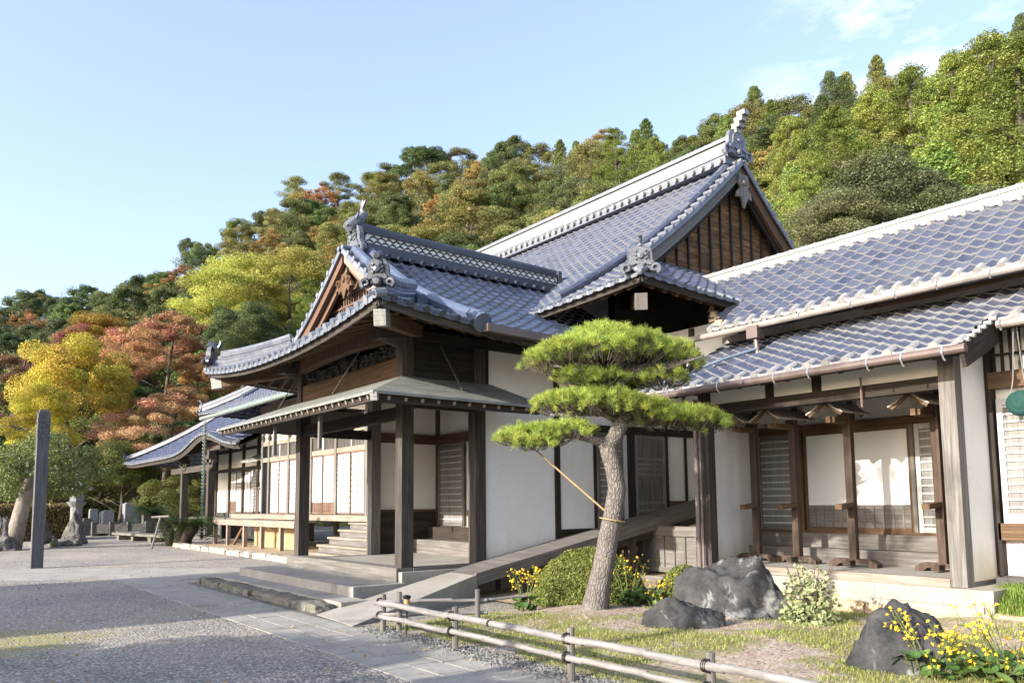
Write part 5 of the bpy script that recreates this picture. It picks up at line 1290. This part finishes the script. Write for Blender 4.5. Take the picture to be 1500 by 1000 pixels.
# clipped hedge and shed at the left edge
rng=np.random.default_rng(8)
def hedge(name,label,x0,x1,y0,y1,z1,n,col,sz):
    h=thing(name,label,'hedge',((x0+x1)/2,(y0+y1)/2,0)); P=rng.random((n,3))*[x1-x0,y1-y0,z1]+[x0,y0,0]; f=rng.integers(0,4,n)
    P[f==0,2]=z1; P[f==1,0]=x1; P[f==2,1]=y0; P[f==3,0]=np.where(rng.random((f==3).sum())<.5,x0,x1)
    P+=rng.normal(size=P.shape)*.04; N=rng.normal(size=(n,3)); N[:,2]+=.4; N/=np.linalg.norm(N,axis=1)[:,None]
    V,F=quads(P,N,np.full(n,sz),.6,rng); o=numesh('foliage',V-np.array(OFF[h]),F,'leaf',h,False,{'tint':rng.random(n),'hue':rng.random(n)}); o.color=(*col,1)
    b=MB(); b.box(x0+.1,x1-.1,y0+.1,y1-.1,0,z1-.1); b.build('twigs','dark_wood',h)
hedge('clipped_hedge','long clipped brownish hedge behind the leaning tree and the lantern rock',-47.5,-44.2,2.0,6.9,1.7,16000,(.21,.16,.065),.06)
sh=thing('garden_shed','small shed with a green roof and slatted front behind the hedge','shed',(-55,1.0,0))
b=MB(); b.box(-57,-53,-4,3.2,.2,3.2); b.build('wall','brown_wood',sh)
b=MB(); b.quad((-52.3,-4.5,3.35),(-52.3,3.8,3.35),(-55,3.8,4.6),(-55,-4.5,4.6)); b.quad((-57.7,-4.5,3.35),(-55,-4.5,4.6),(-55,3.8,4.6),(-57.7,3.8,3.35)); b.box(-52.4,-52.3,-4.5,3.8,3.22,3.35); b.build('roof','copper_pipe',sh)
b=MB()
for k in range(30): b.box(-52.98,-52.93,-3.9+.24*k,-3.84+.24*k,.3,3.0)
b.box(-52.99,-52.9,-4,3.2,1.5,1.6); b.build('slats','dark_wood',sh)
# cycad with its prop
cyc=thing('cycad','dark cycad with arching fronds and stout curving trunks before the far left building','cycad',(-33.8,8.95,0))
b=MB()
for dx,dy,h,le in((0,0,.75,.2),(-.7,-.5,1.25,-1.3),(.4,.3,.8,.6)):
    b.tube([(-33.8+dx*.4,8.95+dy*.3,-.05),(-33.8+dx*.7,8.95+dy*.7,h*.5),(-33.8+dx+le*.4,8.95+dy+le*.2,h)],[.27,.23,.18],10)
b.build('trunk','dark_wood',cyc,True)
rr=random.Random(3); V=[];F=[];T=[];H=[]
for dx,dy,h in((.1,0,.78),(-1.25,-.78,1.28),(.65,.4,.82)):
    c=Vector((-33.8+dx,8.95+dy,h))
    for k in range(46):
        a=rr.random()*6.28; L=rr.uniform(.85,1.35); el=rr.uniform(.05,1.3); d=Vector((math.cos(a),math.sin(a),0)); 
        for j in range(16):
            t=(j+1)/16; p=c+d*(L*t*math.cos(el*.7))+Vector((0,0,L*(math.sin(el)*t-.75*t*t)))
            q=d.cross(Vector((0,0,1)))
            for s in(-1,1):
                e=p+q*s*.17*(1-.6*abs(t-.4))+Vector((0,0,.05))+d*.05; w=d*.020; n=len(V); V+=[p-w,p+w,e+w*.4,e-w*.4]; F.append((n,n+1,n+2,n+3)); T.append(rr.random()*.8); H.append(rr.random())
o=numesh('fronds',np.array([tuple(v) for v in V])-np.array(OFF[cyc]),F,'leaf',cyc,False,{'tint':T,'hue':H}); o.color=(.10,.16,.05,1)
b=MB(); x,y,_=at(222,806,33); x2,y2,z2=at(235,757,34); b.tube([(x,y,0),(x2,y2,z2)],.045,7); b.tube([(x2-.3,y2-.25,z2),(x2+.3,y2+.25,z2+.03)],.045,7); tag(b.build('tree_prop','grey_wood'),'thin wooden prop holding up the leaning cycad trunk','prop')

# ================================================================== pine
pn=thing('garden_pine','trained pine with flat needle pads on a curving trunk in the garden','pine tree',(-8.06,7.61,.08)); PO=np.array(OFF[pn])
RT=Vector((.687,.727,0)); DP=Vector((-.727,.687,0))
TR=[(-8.08,7.60,-.05),(-8.05,7.62,.12),(-8.01,7.67,.45),(-7.96,7.72,.75),(-7.91,7.77,1.1),(-7.86,7.83,1.45),(-7.82,7.87,1.8),(-7.85,7.84,2.08),(-7.89,7.80,2.30),(-7.90,7.79,2.42)]
b=MB(); b.tube(TR,[.26,.195,.160,.147,.142,.135,.124,.118,.122,.128],14,False)
b.tube([(-7.92,7.78,2.36),(-7.83,7.87,2.52),(-7.76,7.93,2.72),(-7.74,7.96,2.95),(-7.78,7.92,3.2),(-7.78,7.92,3.5),(-7.80,7.9,3.75)],[.12,.115,.11,.10,.085,.07,.04],10,False)
b.tube([(-7.90,7.79,2.38),(-8.02,7.66,2.47),(-8.18,7.48,2.54),(-8.40,7.26,2.55),(-8.75,6.92,2.50)],[.085,.06,.05,.04,.02],8,False)
for e in((-8.5,7.25,2.85),(-8.2,7.4,3.0)): b.tube([(-7.76,7.93,2.7),(-7.95,7.75,2.86),e],[.06,.05,.02],7)
for e in((-7.0,8.75,2.75),(-6.85,8.9,2.78),(-7.3,8.1,2.75)): b.tube([(-7.76,7.93,2.68),(-7.5,8.2,2.74),e],[.06,.045,.015],7)
rr=random.Random(2)
for k in range(16):
    a=-.8+1.6*k/15; L=rr.uniform(.6,1.15); s=-1 if k%2 else 1
    p=Vector((-7.78,7.92,3.3+.02*k)); q=p+RT*s*L*.5+DP*a*.25+Vector((0,0,.10)); e=p+RT*s*L+DP*a*.55+Vector((0,0,.10+.16*rr.random())); b.tube([p,q,e],[.05,.035,.012],6)
b.build('trunk','pinebark',pn,True)
PADS=[]  # (centre along RT from trunk axis, depth, height, half width, half depth, half thickness)
A0=Vector((-7.84,7.84,0))
for (u,d,z,hw,hd,ht) in ((-1.30,0,2.53,.36,.36,.13),(-.98,.06,2.56,.42,.42,.16),(-.62,-.02,2.60,.38,.36,.15),(-1.12,-.2,2.43,.34,.26,.10),
   (-.72,.1,3.00,.44,.44,.17),(-.36,-.15,2.98,.46,.46,.19),(.0,-.34,2.95,.44,.34,.17),(.38,-.20,2.86,.44,.40,.17),(.74,.0,2.76,.44,.46,.18),(1.10,.06,2.73,.42,.44,.17),(1.38,.1,2.68,.26,.34,.12),(.1,.4,3.0,.5,.4,.15),(.85,.45,2.84,.4,.35,.13),
   (-.88,.0,3.60,.40,.44,.20),(-.55,-.28,3.66,.48,.40,.22),(-.5,.3,3.76,.5,.44,.24),(-.12,-.40,3.66,.48,.34,.22),(-.1,.1,3.84,.62,.55,.27),(.32,-.25,3.70,.48,.42,.24),(.38,.28,3.78,.5,.44,.24),(.78,.0,3.64,.44,.46,.21),(1.02,.1,3.52,.28,.36,.15),(-.42,-.1,3.36,.40,.36,.14),(.05,.30,3.34,.55,.36,.15),(-.1,-.2,3.30,.36,.3,.12),(.70,-.1,3.30,.36,.36,.14)):
    PADS.append((A0+RT*u+DP*d+Vector((0,0,z)),hw,hd,ht))
rng=np.random.default_rng(21); VV=[];TT=[];HH=[]; TW=MB()
for c,hw,hd,ht in PADS:
    n=int(200*hw*hd/.2)
    for k in range(n):
        a=rng.uniform(0,6.283); q=math.sqrt(rng.random())*rng.uniform(.88,1.1); top=rng.random()<.72
        zz=ht*math.sqrt(max(0,1-min(1,q*q)))*(1 if top else rng.uniform(-.25,.7)); zz+=rng.normal()*.02+.045*math.sin(9*hw*q*math.cos(a)/.4+7*c.x)*math.sin(8*hd*q*math.sin(a)/.4+5*c.y)
        base=np.array(c)+np.array(RT)*(hw*q*math.cos(a))+np.array(DP)*(hd*q*math.sin(a))+np.array([0,0,zz-.03])
        ax=np.array([0,0,1.0])*(.75 if top else .25)+(np.array(RT)*math.cos(a)*hd+np.array(DP)*math.sin(a)*hw)*(1.3*q)+rng.normal(size=3)*.22; ax/=np.linalg.norm(ax)
        m=34; d=rng.normal(size=(m,3)); d/=np.linalg.norm(d,axis=1)[:,None]; d=d*.95+ax; d/=np.linalg.norm(d,axis=1)[:,None]
        L=rng.uniform(.055,.10,m)[:,None]; s=np.cross(d,rng.normal(size=(m,3))); s/=np.linalg.norm(s,axis=1)[:,None]; w=.0022
        st=base+ax*rng.uniform(-.03,.02,m)[:,None]
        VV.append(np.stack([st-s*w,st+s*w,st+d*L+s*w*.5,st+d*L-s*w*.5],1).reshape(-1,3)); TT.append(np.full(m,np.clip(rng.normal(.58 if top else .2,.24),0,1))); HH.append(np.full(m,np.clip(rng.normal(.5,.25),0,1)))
        if k%2==0: e=np.array(c)+(base-np.array(c))*.55-np.array([0,0,ht*.75]); TW.tube([e,base*.6+e*.4-np.array([0,0,.02]),base],[.008,.006,.004],4,False)
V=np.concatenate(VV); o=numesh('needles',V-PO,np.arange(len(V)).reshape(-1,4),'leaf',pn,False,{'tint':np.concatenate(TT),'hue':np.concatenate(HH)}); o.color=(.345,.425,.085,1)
TW.build('twigs','bark',pn)
b=MB(); b.tube([(-7.87,7.78,1.42),(-8.70,6.97,2.46)],.014,7); tag(b.build('bamboo_prop','bamboo_new'),'thin yellow bamboo cane propping the lowest left pine branch','prop')
b=MB(); b.tube([Vector((-7.87,7.81,1.36))+RT*.17*math.cos(t)+DP*.17*math.sin(t)-Vector((0,0,.03*math.cos(t))) for t in np.linspace(0,6.283,16)],.010,5); tag(b.build('tie_cord','bamboo_new'),'tan cord tied round the pine trunk at the foot of the cane','cord')

# ================================================================== shrubs and flowers
MT['stem']=plain('green stems',(.11,.13,.045),.6,.2,9); 
def shrub(name,label,cat,c,rx,ry,rz,n,sz,col,seed,shell=.88,dome=True,core=True):
    t=thing(name,label,cat,c); g=np.random.default_rng(seed); d=g.normal(size=(n,3)); d[:,2]=np.abs(d[:,2])-.25; d/=np.linalg.norm(d,axis=1)[:,None]
    rad=shell+(1.03-shell)*g.random(n)**.7; lump=1+.025*np.sin(d[:,0]*9+2*d[:,2]*7)*np.sin(d[:,1]*8+1); P=d*(rad*lump)[:,None]*[rx,ry,rz]; P[:,2]=np.maximum(P[:,2],.02)
    N=d*.7+g.normal(size=(n,3))*.7+[0,0,.25]; N/=np.linalg.norm(N,axis=1)[:,None]; V,F=quads(P,N,np.full(n,sz),.62,g)
    o=numesh('leaves',V,F,'leaf',t,False,{'tint':np.clip(g.normal(.5,.22,n),0,1),'hue':g.random(n)}); o.color=(*col,1)
    b=MB(); 
    if core: b.lathe([(.2*rx,0),(rx*.7,.12*rz),(rx*.76,.42*rz),(rx*.5,.70*rz),(.001,.78*rz)],c,14)
    else:
        for k in range(9): a=k*2.4; b.tube([c,(c[0]+rx*.4*math.cos(a),c[1]+rx*.4*math.sin(a),c[2]+rz*.5),(c[0]+rx*.75*math.cos(a),c[1]+rx*.75*math.sin(a),c[2]+rz*.9)],[.012,.009,.004],5)
    b.build('stems','stem' if core else 'bark',t); return t
shrub('clipped_shrub','large round clipped shrub behind the pine trunk','shrub',(-9.10,8.50,.06),.90,.84,.82,52000,.0175,(.20,.23,.055),1)
shrub('clipped_shrub','small round clipped shrub between the pine and the largest rock','shrub',(-8.25,9.75,.08),.42,.4,.52,9000,.022,(.17,.19,.05),2)
shrub('variegated_shrub','small open shrub with pale variegated leaves right of the largest rock','shrub',(-5.60,8.95,.08),.38,.34,.78,1500,.034,(.30,.33,.17),3,.25,True,False)
def leopard(name,label,c,stems,h0,h1,spread,nl,seed,fl=9,lr=.062):
    t=thing(name,label,'flowering plant',c); g=random.Random(seed); b=MB(); f=MB(); L=MB()
    for k in range(stems):
        a=g.random()*6.28; r0=spread*.35*g.random(); r1=spread*(.35+.65*g.random()); h=g.uniform(h0,h1); tip=Vector((c[0]+r1*math.cos(a),c[1]+r1*math.sin(a),c[2]+h))
        b.tube([(c[0]+r0*math.cos(a),c[1]+r0*math.sin(a),c[2]),((c[0]+tip.x)/2,(c[1]+tip.y)/2,c[2]+h*.55),tip],[.007,.006,.004],5,False)
        for q in range(fl):
            p=tip+Vector((g.gauss(0,.05),g.gauss(0,.05),g.uniform(-.13,.07))); b.tube([tip-Vector((0,0,.08)),p],[.003,.002],4,False)
            n=Vector((g.gauss(0,.6),g.gauss(0,.6)-.5,.8)).normalized(); e=n.orthogonal().normalized(); w=n.cross(e)
            for s in range(7):
                an=s*PI/3.5+g.random()*.4; dd=(e*math.cos(an)+w*math.sin(an)+n*g.uniform(-.3,.3))*g.uniform(.7,1.1); sd=n.cross(dd)*.0042; f.add([p-sd,p+sd,p+dd*.021+sd*.7-n*.004,p+dd*.021-sd*.7-n*.004],[(0,1,2,3)])
            f.lathe([(.009,0),(.008,.006),(.001,.009)],p,6,n)
    for k in range(nl):
        a=g.random()*6.28; r=spread*(.2+.8*g.random()); p=Vector((c[0]+r*math.cos(a),c[1]+r*math.sin(a),c[2]+g.uniform(.05,.24))); n=Vector((g.gauss(0,.35),g.gauss(0,.35)-.2,1)).normalized(); e=n.orthogonal().normalized(); w=n.cross(e); R_=lr*g.uniform(.6,1.15)
        L.add([p]+[p+(e*math.cos(q*PI/5)+w*math.sin(q*PI/5))*R_+n*.015 for q in range(10)],[(0,i+1,(i+1)%10+1) for i in range(10)],None,g.random()); b.tube([(p.x*.6+c[0]*.4,p.y*.6+c[1]*.4,c[2]),p],[.005,.004],4,False)
    b.build('stems','stem',t); f.build('flowers','petal',t,False,None,False); L.build('leaves','broadleaf',t,False,None,False); return t
MT['petal']=plain('yellow petals',(.72,.50,.03),.6,.12,9)
def _bl():
    t=NT('round leaves'); tint=t.attr('tint'); return t.set(t.ramp(tint,[(0,(.035,.085,.018)),(.6,(.06,.115,.025)),(1,(.13,.20,.045))]),.4,.45)
MT['broadleaf']=_bl()
leopard('leopard_plant','yellow flowered leopard plant left of the large round shrub',(-8.95,7.12,.05),9,.42,.62,.20,34,1,9)
leopard('leopard_plant','yellow flowered leopard plant in front of the round shrub, right of the pine trunk',(-8.18,8.42,.10),12,.30,.72,.30,46,2,4)
leopard('leopard_plant','short yellow flowered leopard plant left of the low dark rock',(-7.72,8.55,.10),7,.25,.42,.22,26,3,5)
leopard('tall_flowering_plant','tall yellow flowering plant against the right side of the steep rock',(-3.35,7.20,.04),17,.26,.58,.30,80,4,7)
leopard('tall_flowering_plant','broader clump of tall yellow flowers in front of the grass mound',(-2.82,7.45,.04),24,.22,.60,.45,110,5,7)
# grass mound and lawn blades
def blades(name,P,hgt,w,col,rng,droop=.5,parent=None,off=(0,0,0)):
    n=len(P); a=rng.uniform(0,6.283,n); d=np.stack([np.cos(a),np.sin(a),np.zeros(n)],1); s=np.stack([-np.sin(a),np.cos(a),np.zeros(n)],1); h=(hgt*rng.uniform(.5,1.3,n))[:,None]; up=np.array([0,0,1.0])
    p1=P+up*h*.65+d*h*.18*droop; p2=P+up*h*(1-.35*droop)+d*h*.75*droop
    V=np.stack([P-s*w,P+s*w,p1+s*w*.8,p1-s*w*.8,p1-s*w*.8,p1+s*w*.8,p2+s*w*.15,p2-s*w*.15],1).reshape(-1,3); F=np.arange(8*n).reshape(-1,4)
    o=numesh(name,V-np.array(off),F,'leaf',parent,False,{'tint':np.repeat(rng.random(n),2),'hue':np.repeat(rng.random(n),2)}); o.color=(*col,1); return o
rng=np.random.default_rng(31)
n=9000; P=np.stack([rng.uniform(-4.75,-2.6,n),rng.uniform(10.35,11.5,n),np.zeros(n)],1); k=((P[:,0]+3.6)/1.1)**2+((P[:,1]-10.95)/.6)**2<1; P=P[k]; P[:,2]=[gz_(x,y)+.16*max(0,1-((x+3.6)/1.1)**2-((y-10.95)/.6)**2) for x,y,_ in P]
tag(blades('lawn_mound',P,np.full(len(P),.15),.004,(.19,.28,.055),rng,.8),'thick mound of long green grass at the foot of the right porch wall','grass',None,'stuff')
n=110000; P=np.stack([rng.uniform(-9.2,-.6,n),rng.uniform(5.05,10.6,n),np.zeros(n)],1)
f=np.array([mnoise.fractal(Vector((x*.75,y*.75,3)),1,2,4) for x,y,_ in P]); keep=(f>.0+rng.normal(size=n)*.12)|((np.abs(P[:,1]-5.25)<.25)&(P[:,0]<-5.5)&(f>-.25))
keep&=~((P[:,0]+8.0)**2+(P[:,1]-7.6)**2<.5); P=P[keep]; P[:,2]=[gz_(x,y)-.005 for x,y,_ in P]
tag(blades('lawn_grass',P,np.full(len(P),.048),.0032,(.27,.30,.075),rng,.9),'short patchy grass of the garden bed','grass',None,'stuff')
# fallen twigs, pine litter and pebbles of the bed
n=7000; P=np.stack([rng.uniform(-9.0,-1,n),rng.uniform(5.0,10.2,n),np.zeros(n)],1); P[:,2]=[gz_(x,y)+.006 for x,y,_ in P]; N=rng.normal(size=(n,3))*.35+[0,0,1]; N/=np.linalg.norm(N,axis=1)[:,None]
V,F=quads(P,N,np.full(n,.022),.35,rng); o=numesh('leaf_litter',V,F,'leaf',None,False,{'tint':rng.random(n),'hue':rng.random(n)}); o.color=(.36,.24,.17,1); tag(o,kind='stuff')
n=9000; P=np.stack([rng.uniform(-9.3,-1.5,n),5.02+.18*rng.normal(size=n),np.full(n,.022)],1); N=rng.normal(size=(n,3))+[0,0,1]; N/=np.linalg.norm(N,axis=1)[:,None]; V,F=quads(P,N,np.full(n,.013),.8,rng)
o=numesh('pebbles',V,F,'granite'); tag(o,kind='stuff')

n=900; P=np.stack([rng.uniform(-24,-4,n),rng.uniform(-1,5,n),np.full(n,.02)],1); N=rng.normal(size=(n,3))*.4+[0,0,1]; N/=np.linalg.norm(N,axis=1)[:,None]; V,F=quads(P,N,np.full(n,.024),.5,rng)
o=numesh('fallen_leaves',V,F,'leaf',None,False,{'tint':rng.random(n),'hue':rng.random(n)}); o.color=(.36,.24,.09,1); tag(o,kind='stuff')
# ================================================================== bamboo fence
def rail(b,p0,p1,r,gap=.36):
    p0,p1=Vector(p0),Vector(p1); d=(p1-p0); n=max(2,int(d.length/gap)); pts=[];rs=[]
    for k in range(n):
        for t,q in((0,1.0),(.46,.97),(.93,1.0),(.965,1.10)): 
            pts.append(p0+d*((k+t)/n)+Vector((0,0,.006*math.sin(k*1.7)))); rs.append(r*q*(1-.12*k/n))
    pts.append(p1); rs.append(r*.9); b.tube(pts,rs,10)
ff=thing('bamboo_fence','low two-rail fence of weathered bamboo running along the paved path','fence',(-6,4.8,0))
for z,r in((.37,.039),(.205,.033)):
    b=MB(); rail(b,(-9.08,4.80,z),(-6.62,4.80,z+.015),r); rail(b,(-6.75,4.80,z+.012),(-2.2,4.80,z+.02),r*.94); b.build('rail','bamboo',ff,True)
for x in(-9.0,-7.36,-5.46,-3.89,-2.4):
    b=MB(); b.tube([(x,4.86,-.1),(x+.004,4.86,.475)],[.036,.034],10); b.build('stake','grey_wood',ff)
b=MB()
for x in(-9.0,-7.36,-5.46,-3.89,-2.4):
    for z in(.205,.37):
        for k in range(3): b.tube([Vector((x-.02+.018*k,4.82+.052*math.cos(t),z+.01+.048*math.sin(t))) for t in np.linspace(0,6.283,10)],.006,5,False)
b.tube([(-6.64,4.80,.385),(-6.61,4.80,.385)],.041,10); b.build('twine','rope',ff)
fb=thing('bamboo_fence','short two-rail bamboo fence turning back from the path beside the concrete ramp','fence',(-8.7,5.4,0))
b=MB(); rail(b,(-8.98,4.82,.38),(-8.40,6.05,.36),.026); rail(b,(-8.42,6.0,.36),(-8.30,6.6,.37),.018); rail(b,(-8.98,4.82,.22),(-8.40,6.05,.20),.026); b.build('rail','bamboo',fb,True)
for x,y in((-8.88,5.02),(-8.44,5.92)):
    b=MB(); b.tube([(x,y,-.1),(x,y,.50)],[.036,.034],10); b.build('stake','grey_wood',fb)
b=MB(); b.tube([(-8.6,4.98,.03),(-7.6,6.4,.06)],.025,7); b.tube([(-8.25,6.05,.06),(-7.55,7.25,.07)],.022,7); tag(b.build('edging_pole','bamboo'),'thin bamboo pole lying along the edge of the garden bed behind the fence','edging')
gl_=thing('path_light','small black garden light on a stake at the corner of the bamboo fence','lamp',(-8.62,4.98,0))
b=MB(); b.tube([(-8.62,4.98,0),(-8.62,4.98,.33)],.010,7); b.lathe([(.045,.44),(.055,.475),(.001,.49)],(-8.62,4.98,0),12); b.lathe([(.028,.30),(.034,.34)],(-8.62,4.98,0),12); b.build('stake','black',gl_)
b=MB(); b.lathe([(.034,.34),(.038,.44)],(-8.62,4.98,0),12); b.build('lens','bamboo_new',gl_)

# ================================================================== unseen things behind the photographer, placed to shade the yard
ks=thing('storehouse','white walled storehouse with a tiled roof standing behind the photographer','storehouse',(-15.7,-14,0))
b=MB(); b.box(-19,-13.1,-17,-11.5,0,6.3); b.build('wall','plaster',ks)
b=MB(); 
for sg in(-1,1): b.beam((-16.05,-14.25,8.35),(-16.05,-14.25+sg*3.4,6.35),7.7,.18,up=(0,sg*.5,1))
b.prism([(-3.0,0),(3.0,0),(0,1.9)],(-19,-14.25,6.3),(0,1,0),(0,0,1),(5.9,0,0)); b.build('roof','tile_dark',ks)
b=MB(); b.box(-17,-15,-11.52,-11.42,.2,2.4); b.build('door','dark_wood',ks)
for k,(x,y,h,w,i) in enumerate(((-8.7,-6.0,4.2,1.5,0),(-5.6,-5.2,3.8,1.6,1),(-2.6,-4.6,3.4,1.6,2),(1.2,-5.0,3.2,1.5,0))):
    tree('broad',i,(x,y,0),h,w,(.07,.10,.035),['leafy garden tree nearest the storehouse','leafy garden tree second from the storehouse','leafy garden tree third from the storehouse','leafy garden tree farthest from the storehouse'][k],'garden trees behind the photographer',k*1.7,'garden_tree')
st_=thing('dapple_caster_tree','unseen slender tree added behind the photographer to dapple the porch wall with shade','tree',(-6.6,-5.2,0)); g=np.random.default_rng(77)  # added out of view, crown shaped to throw dappled shade on the porch wall
b=MB(); b.tube([(-6.6,-5.2,-.1),(-6.5,-5.2,4),(-6.7,-5.1,8.6)],[.12,.09,.03],8)
for k in range(12): a=k*2.4; b.tube([(-6.6,-5.2,7.2+.1*k),(-6.6+1.1*math.cos(a),-5.2+.6*math.sin(a),7.7+.12*k)],[.03,.01],5)
b.build('trunk','bark',st_)
V,F,T,H=cloud([(-6.6+g.normal()*.9,-5.2+g.normal()*.5,8.2+g.normal()*.5,.32,.32,.28) for _ in range(26)],70,.055,g,.3,.6,1,.2); o=numesh('crown',V-np.array(OFF[st_]),F,'leaf',st_,False,{'tint':T,'hue':H}); o.color=(.12,.16,.05,1)
for pr in PRO.values():
    for tm,cm in pr:
        for o in(tm,cm):
            if not o.parent: bpy.data.objects.remove(o)
